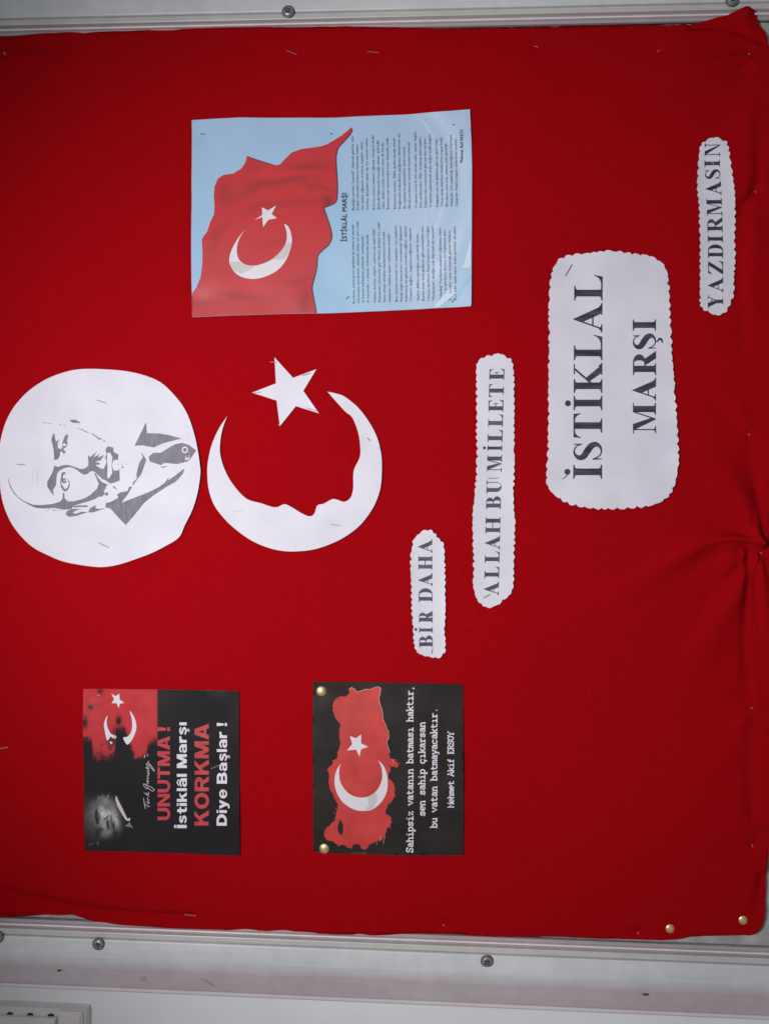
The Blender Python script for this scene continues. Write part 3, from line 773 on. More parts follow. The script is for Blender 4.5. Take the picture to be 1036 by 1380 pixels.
# heavy grotesque letters (cap height 1)
def heavy(ch):
    t = .235; A = []; Hs = []; w = .3
    if ch == 'U':
        w = .84; A = [rect(0, .36, t, 1), rect(w - t, .36, w, 1), ell(w / 2, .37, w / 2, .39, 180, 360, 22) + ell(w / 2, .37, w / 2 - t, .19, 360, 180, 22)]
    elif ch == 'N': w = .86; A = [rect(0, 0, t, 1), rect(w - t, 0, w, 1), [(0, 1), (t * 1.02, 1), (w, 0), (w - t * 1.02, 0)]]
    elif ch == 'T': w = .78; A = [rect(0, .79, w, 1), rect(w / 2 - t / 2, 0, w / 2 + t / 2, .85)]
    elif ch == 'M': w = 1.0; A = [rect(0, 0, .21, 1), rect(w - .21, 0, w, 1), [(0, 1), (.30, 1), (w / 2 + .11, 0), (w / 2 - .11, 0)], [(w, 1), (w - .30, 1), (w / 2 - .11, 0), (w / 2 + .11, 0)]]
    elif ch == 'A': w = .94; A = [[(0, 0), (w, 0), (w / 2 + .16, 1), (w / 2 - .16, 1)]]; Hs = [[(.26, -.05), (w - .26, -.05), (w - .32, .18), (.32, .18)], [(.385, .36), (w - .385, .36), (w / 2, .74)]]
    elif ch == '!': w = .27; A = [[(.01, 1), (.26, 1), (.21, .32), (.06, .32)], rect(.02, 0, .25, .21)]
    elif ch == 'İ': w = t; A = [rect(0, 0, t, 1), rect(0, 1.09, t, 1.26)]
    elif ch == 'ı': w = .21; A = [rect(0, 0, w, .73)]
    elif ch == 'i': w = .21; A = [rect(0, 0, w, .73), rect(0, .83, w, 1)]
    elif ch == 'l': w = .21; A = [rect(0, 0, w, 1)]
    elif ch in 'sş':
        w = .62; A = [ribbon([(.56, .55), (.42, .66), (.24, .655), (.12, .55), (.22, .44), (.42, .36), (.51, .23), (.40, .10), (.22, .09), (.05, .20)], [.12, .15, .16, .17, .18, .18, .17, .16, .15, .12], 5)]
        if ch == 'ş': A.append(ribbon([(.31, .03), (.33, -.08), (.42, -.14), (.36, -.23), (.22, -.23)], [.08, .08, .10, .08, .06], 4))
    elif ch == 't': w = .46; A = [rect(.11, .16, .32, .95), rect(0, .56, .46, .73), ribbon([(.215, .22), (.24, .11), (.34, .08), (.46, .10)], [.20, .19, .17, .15], 5)]
    elif ch == 'k': w = .68; A = [rect(0, 0, .21, 1), [(.19, .26), (.19, .47), (.42, .73), (.66, .73)], [(.27, .42), (.42, .52), (.69, 0), (.44, 0)]]
    elif ch in 'aâ':
        w = .64; A = [ribbon([(.05, .53), (.20, .66), (.40, .65), (.525, .50), (.525, .30)], [.13, .16, .18, .20, .21], 5), rect(.42, 0, .63, .48), ell(.26, .22, .26, .235, 0, 360, 26), rect(.26, .30, .5, .43)]; Hs = [ell(.30, .22, .11, .085, 0, 360, 14)]
        if ch == 'â': A.append(ribbon([(.10, .80), (.32, .98), (.54, .80)], [.11, .12, .11], smooth=False))
    elif ch == 'r': w = .47; A = [rect(0, 0, .21, .73), ribbon([(.12, .36), (.20, .56), (.33, .645), (.47, .62)], [.16, .19, .20, .21], 5)]
    elif ch == 'K': w = .88; A = [rect(0, 0, t, 1), [(t - .02, .32), (t - .02, .60), (.58, 1), (.87, 1)], [(.36, .56), (.54, .68), (.90, 0), (.60, 0)]]
    elif ch == 'O': w = .94; A = [ell(w / 2, .5, w / 2, .52, 0, 360, 44)]; Hs = [ell(w / 2, .5, w / 2 - t, .30, 0, 360, 34)]
    elif ch == 'R':
        w = .88; A = [rect(0, 0, t, 1), [(t - .02, .40), (.50, .40)] + ell(.50, .70, .33, .30, -90, 90, 20) + [(t - .02, 1)], [(.36, .44), (.62, .44), (.89, 0), (.61, 0)]]; Hs = [[(t, .60), (.46, .60)] + ell(.46, .705, .125, .105, -90, 90, 12) + [(t, .81)]]
    elif ch == 'B':
        w = .84; A = [rect(0, 0, t, 1), [(.2, 0), (.50, 0)] + ell(.50, .285, .34, .285, -90, 90, 20) + [(.2, .57)], [(.2, .46), (.48, .46)] + ell(.48, .73, .31, .27, -90, 90, 20) + [(.2, 1)]]
        Hs = [[(t, .19), (.47, .19)] + ell(.47, .29, .12, .10, -90, 90, 12) + [(t, .39)], [(t, .60), (.45, .60)] + ell(.45, .70, .11, .10, -90, 90, 12) + [(t, .80)]]
    elif ch == 'D': w = .86; A = [[(0, 0), (.40, 0)] + ell(.40, .5, .46, .5, -90, 90, 28) + [(0, 1)]]; Hs = [[(t, .21), (.38, .21)] + ell(.38, .5, .23, .29, -90, 90, 20) + [(t, .79)]]
    elif ch == 'y': w = .68; A = [[(0, .73), (.23, .73), (.45, .06), (.26, .0)], [(.68, .73), (.45, .73), (.24, .0), (.42, -.03)], ribbon([(.34, .04), (.29, -.13), (.18, -.19), (.05, -.18)], [.19, .18, .16, .14], 5)]
    elif ch == 'e': w = .68; A = [ell(.34, .365, .34, .385, 0, 360, 34)]; Hs = [[(.20, .44), (.48, .44)] + ell(.34, .44, .14, .145, 0, 180, 12), [(.20, .30), (.75, .30), (.75, .22), (.50, .235), (.44, .15), (.34, .13), (.24, .17)]]
    return A, Hs, w
def heavy_line(paper, name, body, ub, cap, v0, v1, mat, gap=.09, space=.42, layer=2):
    tot = 0; items = []
    for ch in body:
        if ch == ' ': tot += space - gap; continue
        A, Hs, w = heavy(ch); items.append((A, Hs, tot)); tot += w + gap
    tot -= gap; sy = ub - cap; sx = (v0 - v1) / tot
    for A, Hs, x0 in items:
        m = lambda lp: [(ub - y * sy, v0 - (x0 + x) * sx) for x, y in lp]
        paper.overlay(name, [m(a) for a in A], mat, layer, holes=[m(h) for h in Hs], step=6)

# slab typewriter strokes (x-height .66, ascender 1)
def arc(cx, cy, rx, ry, a0, a1, n=9): return [(cx + rx * math.cos(math.radians(a)), cy + ry * math.sin(math.radians(a))) for a in np.linspace(a0, a1, n)]
b_ = .045
SLAB = {
 'a': [[(.12, .58), (.22, .66), (.40, .66), (.50, .56), (.50, b_)], [(.50, b_), (.64, b_)], [(.50, .40), (.30, .41), (.14, .34), (.09, .20), (.17, .06), (.32, b_), (.50, .20)]],
 'b': [[(.02, .97), (.14, .97), (.14, b_)], [(.02, b_), (.14, b_)], arc(.34, .34, .22, .30, 200, -160, 15)],
 'c': [arc(.33, .34, .25, .30, 35, 325, 13), [(.53, .50), (.53, .66)]],
 'ç': [arc(.33, .34, .25, .30, 35, 325, 13), [(.53, .50), (.53, .66)], [(.34, .02), (.36, -.10), (.44, -.16), (.32, -.24)]],
 'e': [[(.09, .35), (.58, .35)] + arc(.335, .35, .25, .31, 0, 300, 13)],
 'f': [[(.10, b_), (.46, b_)], [(.26, b_), (.26, .80), (.34, .95), (.54, .95)], [(.10, .62), (.50, .62)]],
 'h': [[(.02, .97), (.14, .97), (.14, b_)], [(.02, b_), (.26, b_)], [(.14, .50), (.26, .63), (.42, .63), (.51, .52), (.51, b_)], [(.40, b_), (.63, b_)]],
 'ı': [[(.12, .63), (.34, .63), (.34, b_)], [(.08, b_), (.60, b_)]],
 'i': [[(.12, .63), (.34, .63), (.34, b_)], [(.08, b_), (.60, b_)], [(.34, .84), (.34, .98)]],
 'k': [[(.02, .97), (.14, .97), (.14, b_)], [(.02, b_), (.26, b_)], [(.52, .63), (.16, .30)], [(.26, .40), (.54, b_)], [(.40, .63), (.62, .63)], [(.44, b_), (.64, b_)]],
 'm': [[(-.02, .63), (.09, .63), (.09, b_)], [(-.02, b_), (.17, b_)], [(.09, .52), (.18, .64), (.28, .62), (.33, .52), (.33, b_)], [(.33, .52), (.42, .64), (.52, .62), (.57, .52), (.57, b_)], [(.26, b_), (.40, b_)], [(.50, b_), (.67, b_)]],
 'n': [[(.02, .63), (.14, .63), (.14, b_)], [(.02, b_), (.26, b_)], [(.14, .50), (.26, .63), (.42, .63), (.51, .52), (.51, b_)], [(.40, b_), (.63, b_)]],
 'p': [[(.02, .63), (.14, .63), (.14, -.26)], [(.02, -.26), (.28, -.26)], arc(.34, .34, .22, .30, 200, -160, 15)],
 'r': [[(.06, .63), (.22, .63), (.22, b_)], [(.06, b_), (.44, b_)], [(.22, .42), (.34, .60), (.48, .64), (.60, .56)]],
 's': [[(.54, .50), (.42, .63), (.24, .63), (.12, .52), (.20, .39), (.44, .31), (.55, .19), (.44, .06), (.24, b_), (.10, .17)], [(.54, .45), (.54, .66)], [(.10, .02), (.10, .22)]],
 't': [[(.24, .90), (.24, .18), (.32, .06), (.46, b_), (.58, .10)], [(.08, .62), (.54, .62)]],
 'u': [[(.02, .63), (.14, .63), (.14, .18), (.24, .05), (.38, .06), (.50, .18)], [(.40, .63), (.50, .63), (.50, b_), (.63, b_)]],
 'v': [[(.10, .63), (.33, b_), (.56, .63)], [(.0, .63), (.22, .63)], [(.44, .63), (.66, .63)]],
 'y': [[(.10, .63), (.34, .06)], [(.56, .63), (.34, .06), (.22, -.24), (.08, -.24)], [(.0, .63), (.22, .63)], [(.44, .63), (.66, .63)]],
 'z': [[(.12, .48), (.12, .62), (.52, .62), (.12, b_), (.55, b_), (.55, .20)]],
 'S': [[(.54, .78), (.42, .95), (.24, .95), (.10, .80), (.18, .60), (.44, .46), (.56, .27), (.44, .06), (.24, b_), (.09, .22)], [(.55, .68), (.55, 1.0)], [(.09, 0), (.09, .32)]],
 'M': [[(.08, b_), (.08, .95), (.33, .40), (.58, .95), (.58, b_)], [(-.02, b_), (.20, b_)], [(.46, b_), (.68, b_)], [(-.02, .95), (.10, .95)], [(.56, .95), (.68, .95)]],
 'A': [[(.06, b_), (.32, .95), (.60, b_)], [(.17, .34), (.49, .34)], [(-.03, b_), (.18, b_)], [(.48, b_), (.69, b_)], [(.16, .95), (.32, .95)]],
 'E': [[(.14, b_), (.14, .95)], [(.02, b_), (.56, b_), (.56, .26)], [(.02, .95), (.54, .95), (.54, .74)], [(.14, .50), (.38, .50)]],
 'R': [[(.14, b_), (.14, .95)], [(.02, b_), (.27, b_)], [(.02, .95), (.38, .95), (.52, .85), (.52, .64), (.40, .50), (.14, .50)], [(.34, .50), (.54, b_), (.66, b_)]],
 'O': [arc(.33, .50, .26, .45, 90, 450, 17)],
 'Y': [[(.06, .95), (.33, .48), (.60, .95)], [(.33, .48), (.33, b_)], [(.18, b_), (.48, b_)], [(-.03, .95), (.17, .95)], [(.49, .95), (.69, .95)]],
 ',': [[(.30, .10), (.30, .02), (.22, -.16)]], '.': [[(.28, .03), (.38, .03)], [(.28, .09), (.38, .09)]], ' ': [],
}
def slab_line(paper, body, ub, asc, v0, v1, mat, wt=0.18, layer=1):
    n = len(body); adv = (v0 - v1) / n; sx = adv / 0.63; sy = ub - asc
    P = []; F = []; k = 0
    for i, ch in enumerate(body):
        for st in SLAB[ch]:
            q = [(v0 - i * adv - (x + .01) * sx, ub - y * sy) for x, y in st]
            rb = ribbon([(b, a) for a, b in q], [wt * sy] * len(q), smooth=False) if len(q) > 1 else []
            m = len(q)
            if rb:
                b0 = len(P); P += rb
                for j in range(m - 1): F.append(((b0 + j), (b0 + j + 1), (b0 + 2 * m - 2 - j), (b0 + 2 * m - 1 - j)))
    P = np.array(P)
    # each stroke a hair above the previous one, so no two lie in one plane
    lv = np.zeros(len(P))
    for q, f in enumerate(F):
        for i in f: lv[i] = (q % 9) * 0.006
    top = on_board(P, paper.h(P[:, 0], P[:, 1]) + 0.16 * layer + lv)
    return place('lettering', top, F, mat, paper.ob)

# ------------------------------------------------------------------ staples and tacks
def box_between(p, q, w):
    d = q - p; l = np.linalg.norm(d); d = d / l
    n = np.array([0, -1.0, 0]); s = np.cross(d, n); s /= np.linalg.norm(s); n = np.cross(s, d)
    V = []
    for a in (p, q):
        for i, j in ((-1, -1), (1, -1), (1, 1), (-1, 1)): V.append(a + s * w * i + n * w * 0.7 * j)
    F = [(0, 1, 2, 3), (7, 6, 5, 4), (0, 4, 5, 1), (1, 5, 6, 2), (2, 6, 7, 3), (3, 7, 4, 0)]
    return V, F
def staple(a, b, hfun, label, group, mat='steel', w=0.00038):
    a = np.array(a, float); b = np.array(b, float)
    h = max(float(hfun(np.array([a[0]]), np.array([a[1]]))[0]), float(hfun(np.array([b[0]]), np.array([b[1]]))[0])) + 0.35
    pa, pb = on_board(np.array([a, b]), [h, h + random.uniform(-0.1, 0.3)])
    V, F = box_between(pa, pb, w)
    for e in (pa, pb):
        e2 = e.copy(); e2[1] += 0.0022
        v2, f2 = box_between(e + np.array([0, -0.0001, 0]), e2, w * 0.9) if False else (None, None)
        b0 = len(V)
        for y in (e[1] - 0.0002, e2[1]):
            for i, j in ((-1, -1), (1, -1), (1, 1), (-1, 1)): V.append(np.array([e[0] + i * w * .9, y, e[2] + j * w * .9]))
        F = F + [tuple(b0 + i for i in f) for f in ((0, 4, 5, 1), (1, 5, 6, 2), (2, 6, 7, 3), (3, 7, 4, 0), (0, 1, 2, 3), (7, 6, 5, 4))]
    ob = place('staple', V, F, MAT[mat])
    tag(ob, label, 'staple', group)

def tack(u, v, hfun, label, group, r=0.0058, tilt=0.0):
    c = on_board(np.array([[u, v]]), hfun(np.array([u]), np.array([v])))[0]
    prof = [(r * 0.97, -0.0003), (r, 0.0003), (r * 0.93, 0.0010), (r * 0.75, 0.0017), (r * 0.5, 0.0022), (r * 0.22, 0.00245), (r * 0.05, 0.0025)]
    V, F = lathe(np.zeros(3), prof, 28)
    head_V = np.array(V)
    ob = empty('thumbtack', c); tag(ob, label, 'thumbtack', group)
    ob.rotation_euler = (tilt, 0, tilt * 0.7)
    for nm, VV, FF in (('head', head_V, F), ('pin', np.array(lathe(np.zeros(3), [(0.0006, -0.004), (0.0006, 0.0004)], 8)[0]), lathe(np.zeros(3), [(0.0006, -0.004), (0.0006, 0.0004)], 8)[1])):
        me = raw_mesh(nm, VV, FF, MAT['brass'], True); o = bpy.data.objects.new(nm, me); COL.objects.link(o); o.parent = ob

# ================================================================== the things on the cloth
# ---- round portrait cut-out
ZP = zoom((0, 470), 3.572); ZA = zoom((0, 550), 6.907); ZB_ = zoom((110, 550), 6.094)
disc = spline(ZP([(420, 100), (520, 102), (610, 110), (700, 130), (775, 162), (830, 210), (880, 270), (915, 335), (940, 410), (958, 490), (968, 560), (970, 605), (955, 700), (930, 780), (895, 850), (866, 908),
                  (800, 950), (730, 985), (650, 1015), (570, 1040), (490, 1050), (400, 1040), (310, 1022), (230, 990), (165, 955), (110, 905), (65, 845), (35, 780), (15, 700), (3, 600), (0, 560), (8, 460), (30, 370),
                  (70, 290), (120, 230), (180, 180), (250, 140), (340, 110)]), 4)
portrait_pins = [(138, 541.5), (30, 626), (141, 734.5)]
portrait = Paper('portrait_cutout', [disc], MAT['paper'], 'round white paper cut-out with a grey stencil portrait of a bearded man', 'paper cut-out', seed=31, curl=1.6, pins=portrait_pins, step=8)
ink = MAT['portrait_ink']
face = [
    ZA([(520, 232), (500, 260), (492, 300), (505, 350), (515, 410), (518, 485), (550, 478), (572, 445), (572, 410), (590, 405), (608, 432), (625, 408), (605, 392), (602, 382), (628, 365), (641, 330), (635, 300), (648, 262), (640, 245), (622, 252), (605, 290), (592, 335), (598, 362), (575, 385), (552, 370), (548, 330), (566, 288), (536, 316), (525, 280)]),
    ZA([(662, 112), (710, 110), (740, 124), (765, 142), (690, 138), (665, 125)]),
    # brow, nose shadow
    ZA([(520, 535), (505, 590), (480, 640), (452, 690), (455, 735), (480, 770), (515, 818), (508, 760), (535, 720), (540, 650), (545, 610), (570, 580), (610, 560), (660, 550), (700, 560), (740, 585), (770, 610), (800, 622), (828, 612), (850, 592), (880, 588), (905, 600),
        (960, 660), (1036, 690), (1036, 640), (1010, 600), (960, 572), (910, 540), (885, 505), (925, 530), (950, 520), (890, 495), (930, 490), (975, 440), (915, 475), (895, 480), (940, 430), (880, 462), (915, 405), (850, 460), (832, 440), (838, 500), (832, 540), (800, 565), (760, 568), (710, 550), (650, 530), (600, 532), (552, 550)]),
    # mouth and moustache
    ZB_([(62, 388), (80, 404), (132, 362), (98, 408), (120, 410), (158, 375), (142, 410), (195, 385), (168, 430), (118, 442), (166, 460), (125, 468), (150, 490), (190, 502), (206, 470), (216, 440), (204, 410), (216, 372), (205, 345), (225, 315), (270, 325), (272, 362), (312, 382), (308, 425), (272, 428), (258, 470), (272, 514), (312, 512), (318, 492), (323, 595), (290, 608), (245, 622), (215, 600), (165, 565), (125, 530), (70, 480)]),
    # cheek, temple and head contour
    ZA([(890, 605), (915, 650), (932, 700), (915, 750), (870, 800), (790, 845), (700, 868), (645, 868), (615, 840), (612, 790), (597, 790), (598, 840), (575, 870), (500, 893), (400, 903), (320, 900), (240, 866), (180, 824), (140, 776), (110, 718), (95, 660), (90, 660), (106, 730), (143, 795), (200, 850), (270, 893), (340, 927), (420, 935), (520, 930), (600, 945), (680, 940), (690, 915), (740, 895), (830, 870), (900, 845), (935, 822), (960, 826), (985, 790), (978, 770), (1000, 740), (990, 728), (1020, 715), (960, 690), (925, 650), (905, 608)]),
    ZA([(690, 938), (640, 955), (622, 985), (650, 1012), (720, 1003), (830, 968), (770, 965), (715, 985), (690, 972), (720, 952), (772, 938)]),
    ZA([(690, 917), (740, 905), (832, 905), (822, 922), (760, 920), (700, 926)]),
    ZA([(833, 970), (850, 930), (905, 903), (892, 930), (940, 940), (1000, 925), (940, 950), (870, 972)]),
    ZB_([(65, 855), (82, 822), (128, 800), (120, 825), (180, 830), (215, 823), (100, 852)]),
    # right eye
    ZA([(588, 602), (620, 594), (624, 622), (608, 612), (594, 650), (582, 690), (600, 730), (620, 758), (645, 738), (655, 700), (640, 655), (662, 690), (660, 735), (640, 770), (612, 778), (590, 750), (568, 715), (588, 735), (574, 690), (583, 640)]),
    ZA([(590, 650), (624, 655), (631, 695), (606, 702), (588, 688)]),
    # collar, tie, neck and lapel
    ZB_([(538, 118), (445, 310), (510, 308), (600, 325), (680, 290), (830, 252), (720, 222), (640, 210), (545, 208)]),
    ZB_([(560, 400), (600, 368), (660, 368), (720, 330), (780, 297), (835, 288), (890, 305), (952, 350), (910, 410), (880, 440), (790, 462), (710, 452), (680, 455), (660, 470), (600, 450), (568, 440)]),
    ZB_([(660, 482), (690, 480), (718, 474), (690, 488), (668, 492)]),
    ZB_([(497, 362), (540, 425), (500, 540), (440, 620), (380, 720), (333, 778), (420, 745), (560, 690), (640, 650), (690, 615), (725, 568), (718, 595), (780, 552), (855, 495), (840, 540), (780, 605), (700, 650), (600, 715), (520, 780), (440, 880), (370, 960), (330, 920), (245, 825), (205, 815), (208, 780), (250, 770), (312, 735), (300, 710), (330, 692), (385, 682), (400, 645), (425, 648), (430, 610), (462, 580), (458, 545), (482, 450), (512, 405)]),
    ZB_([(112, 535), (150, 602), (212, 640), (190, 690), (202, 712), (110, 742), (0, 785), (0, 760), (80, 715), (140, 660), (152, 622)]),
    ZB_([(256, 640), (285, 645), (298, 672), (275, 655)]), ZB_([(200, 700), (222, 690), (228, 712), (210, 722)]), ZB_([(336, 482), (352, 478), (348, 502)]), ZB_([(372, 458), (388, 458), (380, 464)]), ZB_([(302, 455), (312, 460), (306, 468)]), ZB_([(332, 462), (342, 466), (336, 472)]),
]
for a, b, w in (((410, 137), (500, 148), 4), ((565, 155), (580, 158), 5), ((600, 160), (628, 166), 4), ((735, 190), (752, 194), 5), ((760, 196), (830, 230), 7), ((838, 232), (846, 236), 5), ((866, 238), (930, 282), 9), ((922, 285), (958, 292), 12), ((975, 305), (990, 308), 9), ((440, 958), (455, 962), 4), ((460, 950), (480, 946), 4), ((500, 946), (530, 954), 6), ((540, 956), (556, 954), 4), ((575, 955), (592, 960), 4)):
    face.append(ZA(ribbon([a, b], [w, w], smooth=False)))
portrait.overlay('printed_portrait', face, ink, 1,
    holes=[ZA(ell(612, 342, 17, 13, 0, 360, 12)), ZA(ell(612, 672, 8, 6, 0, 360, 8)),
           ZB_([(220, 372), (242, 364), (262, 402), (256, 480), (262, 532), (235, 578), (219, 570), (222, 480), (218, 420)]),
           ZB_(ell(858, 345, 26, 28, 0, 360, 20))], step=14)
portrait.overlay('printed_portrait_mark', [ZB_(ell(858, 345, 15, 16, 0, 360, 16))], ink, 1.2, extra=False)
faint = []
for a, b, w in (((325, 582), (310, 665), 9), ((372, 560), (352, 715), 10), ((345, 450), (342, 475), 6), ((392, 445), (390, 470), 6), ((322, 660), (318, 700), 6)):
    faint.append(ZA(ribbon([a, ((a[0] + b[0]) / 2 - 4, (a[1] + b[1]) / 2), b], [1, w, 1], smooth=False)))
portrait.overlay('printed_wrinkle', faint, MAT['faint_grey'], 1, extra=False)
font_line(portrait, 'faint_lettering', '2018', 257.2, 247.6, 594, 573, MAT['faint_ink'], 0.0, 1)
font_line(portrait, 'faint_lettering', 't', 257.0, 249.6, 621.5, 614, MAT['faint_ink'], 0.01, 2.2)

# ---- crescent and star cut-outs
ZC = zoom((270, 470), 3.985)
outer = spline(ZC([(148, 365), (105, 430), (70, 510), (50, 590), (43, 660), (50, 750), (80, 840), (135, 915), (200, 975), (280, 1030), (370, 1068), (450, 1085), (520, 1087), (620, 1075), (720, 1040), (800, 995), (870, 935), (930, 850), (965, 760), (975, 670), (972, 570), (950, 480), (910, 400), (850, 320), (780, 262), (738, 245), (685, 233)]), 4, False)
inner = spline(ZC([(685, 233), (730, 285), (780, 340), (816, 370), (845, 440), (858, 510), (858, 580), (828, 645), (822, 690), (822, 750), (808, 800), (775, 822), (740, 812), (710, 808), (665, 832), (630, 842), (615, 885), (590, 900), (550, 885), (500, 855), (455, 835), (405, 852), (330, 830), (250, 805), (180, 730), (135, 650), (112, 570), (112, 500), (125, 430), (148, 365)]), 4, False)
crescent_pins = [(320, 689), (452.5, 707.5), (497, 592)]
crescent = Paper('crescent_cutout', [clean(outer[:-1] + inner[:-1])], MAT['paper'], 'large white paper crescent cut with a face profile along its inner edge', 'paper cut-out', seed=37, curl=1.3, lift=0.9, pins=crescent_pins, step=6)
star_pts = ZC([(400, 48), (500, 158), (625, 112), (555, 228), (638, 348), (515, 310), (430, 418), (412, 280), (280, 237), (408, 188)])
star_pins = [(369, 488.5), (347, 529.5), (421, 552.5), (413, 505)]
star = Paper('star_cutout', [star_pts], MAT['paper'], 'white paper five-pointed star stapled above the large crescent', 'paper cut-out', seed=41, curl=0.9, lift=0.9, pins=star_pins, step=6)

# ---- poem poster
Z2 = zoom((250, 140), 4.6); Z3 = zoom((440, 140), 4.6)
sheet = [(260, 164.3), (290, 162.4), (326, 161), (390, 160.4), (450, 160.2), (500, 158.6), (548.7, 155.7), (592, 152.6), (632.6, 149.8), (634.6, 190), (635.6, 227), (635.2, 320), (634.6, 413.9), (600, 415.6), (566, 417.8), (510, 420.6), (461.7, 422.4), (400, 423.6), (330, 425.6), (260, 428.2), (259.2, 350), (259.4, 250)]
def sky_color(u, v):
    a = np.array(lin(152, 188, 214, 0.95)[:3]); b = np.array(lin(180, 203, 224, 0.95)[:3]); c = np.array(lin(172, 194, 220, 0.95)[:3])
    t = np.clip((u - 440) / 120 + 0.35 * vnoise(u, v, 45, 71), 0, 1)[:, None]
    col = a * (1 - t) + b * t
    s = np.clip((320 - v) / 150 + 0.3 * vnoise(u, v, 60, 73), 0, 1)[:, None] * 0.5
    col = col * (1 - s) + c * s
    def band(cu, cv, r, w, cc, k):
        d = np.abs(np.hypot(u - cu, v - cv) - r); m = (np.exp(-(d / w) ** 2) * k)[:, None]
        return m, np.array(cc)
    for cu, cv, r, w, cc, k in ((480, 260, 150, 9, (0.62, 0.72, 0.86), 0.6), (520, 240, 112, 5, (0.42, 0.62, 0.78), 0.7), (500, 330, 128, 8, (0.40, 0.60, 0.76), 0.55), (470, 250, 130, 1.3, (0.70, 0.79, 0.89), 0.4)):
        m, cc = band(cu, cv, r, w, cc, k * np.clip((u - 540) / 50, 0, 1))
        col = col * (1 - m) + cc * m
    return col
poster_pins = [(274, 182), (446.7, 181.3), (275, 408), (469, 402), (611, 169), (610, 407)]
poster = Paper('poem_poster', [resample(spline(sheet, 1), 4.0)[0].tolist()], MAT['sky_print'], 'pale blue poster with a waving red flag and a two-column printed poem', 'poster', seed=43, curl=1.3, pins=poster_pins, step=2.6, color=sky_color)
flag = Z2([(46, 1182), (75, 1140), (100, 1080), (110, 1000), (112, 930), (108, 850), (118, 828), (140, 800), (160, 735), (182, 690), (185, 640), (180, 580), (185, 520), (205, 470), (240, 447), (300, 440), (350, 410), (375, 375), (386, 333), (430, 350), (500, 372), (560, 388), (590, 382), (620, 350), (660, 310), (720, 288), (790, 278), (840, 270), (880, 256)]) + \
       Z3([(40, 235), (90, 205), (130, 175), (155, 152), (162, 165), (150, 195), (110, 240), (75, 280), (62, 330), (62, 380), (66, 440), (70, 510), (68, 580), (55, 620), (0, 645)]) + \
       Z2([(862, 655), (880, 710), (905, 790), (908, 840), (890, 880), (850, 915), (822, 950), (818, 1010), (805, 1070), (788, 1140), (795, 1200), (805, 1250), (815, 1303), (600, 1308), (300, 1316), (46, 1324)])
clip_sheet = [(260.1, 163), (633, 149), (635, 414.5), (461.7, 422.2), (400, 423.4), (330, 425.4), (260.1, 428)]
fl = poster.overlay('printed_flag', [flag], MAT['flag_print'], 1, step=2.4, clip=clip_sheet)
_P = fl['_uv']
def flag_color(u, v):
    x = (u - 250) * 4.6; y = (v - 140) * 4.6
    base = np.array([0.50, 0.040, 0.044])[None] * np.ones((len(u), 1))
    t = np.clip((y - 700) / 600, 0, 1)[:, None]; base = base * (1 - t) + np.array([0.46, 0.062, 0.066]) * t
    k = np.ones(len(u)); xx = x + 14 * vnoise(x, y, 60, 101); yy = y + 14 * vnoise(x, y, 70, 102)
    for cx, cy, sx, sy, ang, a in ((760, 398, 130, 26, -4, .34), (430, 530, 130, 34, -24, .26), (640, 480, 190, 24, -6, .28), (820, 520, 130, 20, 10, .26), (250, 560, 60, 110, 0, .20), (700, 620, 200, 24, -6, .20), (480, 640, 130, 22, -18, .18), (330, 1190, 150, 26, 6, .24), (740, 1240, 40, 110, 8, .24), (880, 620, 26, 46, 0, .5), (560, 860, 160, 20, -10, .12), (180, 880, 30, 120, 6, .16), (250, 760, 90, 20, -30, .16), (120, 1240, 120, 20, -4, .18), (420, 420, 40, 90, 40, .16), (700, 1100, 120, 22, -14, .16)):
        a0 = math.radians(ang); dx = xx - cx; dy = yy - cy
        X = dx * math.cos(a0) + dy * math.sin(a0); Y = -dx * math.sin(a0) + dy * math.cos(a0)
        k *= 1 - a * np.exp(-(X / sx) ** 2 - (Y / sy) ** 2)
    k *= 1 + 0.16 * np.exp(-((xx - 560) / 260) ** 2 - ((yy - 440) / 30) ** 2) + 0.10 * np.exp(-((xx - 400) / 200) ** 2 - ((yy - 1130) / 40) ** 2)
    col = base * k[:, None]
    return col + np.array([0.0, 0.03, 0.03]) * (1 - k)[:, None]
_pu = np.array(_P).reshape(-1, 2)
_ca = fl.data.color_attributes.new('print', 'FLOAT_COLOR', 'POINT')
_ca.data.foreach_set('color', np.c_[flag_color(_pu[:, 0], _pu[:, 1]), np.ones(len(_pu))].astype(np.float32).ravel())
del fl['_uv']
edge_line = Z3([(162, 165), (150, 195), (110, 240), (75, 280), (62, 330), (62, 380), (66, 440), (70, 510), (68, 580), (55, 620), (0, 645)]) + Z2([(862, 655), (880, 710), (905, 790), (908, 840), (890, 880), (850, 915), (822, 950), (818, 1010), (805, 1070), (788, 1140), (795, 1200), (805, 1250), (813, 1300)])
poster.overlay('printed_flag_outline', [ribbon(edge_line, [1.3] * len(edge_line), 4)], MAT['flag_edge'], 2, extra=False)
poster.overlay('printed_flag_outline', [ribbon(Z2([(386, 333), (430, 350), (500, 372), (560, 388)]), [0.5, 1.0, 1.0, 0.4], 4)], MAT['flag_edge'], 2, extra=False)
fc_out = Z2([(385, 775), (340, 825), (300, 890), (278, 950), (280, 1000), (310, 1050), (360, 1080), (430, 1090), (500, 1075), (570, 1040), (620, 985), (650, 920), (663, 860), (655, 800), (638, 765), (615, 750)])
fc_in = Z2([(615, 750), (630, 800), (630, 850), (615, 890), (580, 935), (530, 975), (470, 1000), (420, 1008), (370, 998), (333, 965), (322, 910), (335, 850), (360, 805), (385, 775)])
poster_cres = clean(spline(fc_out, 4, False)[:-1] + spline(fc_in, 4, False)[:-1])
poster.overlay('printed_crescent', [poster_cres], MAT['print_white'], 2, step=8)
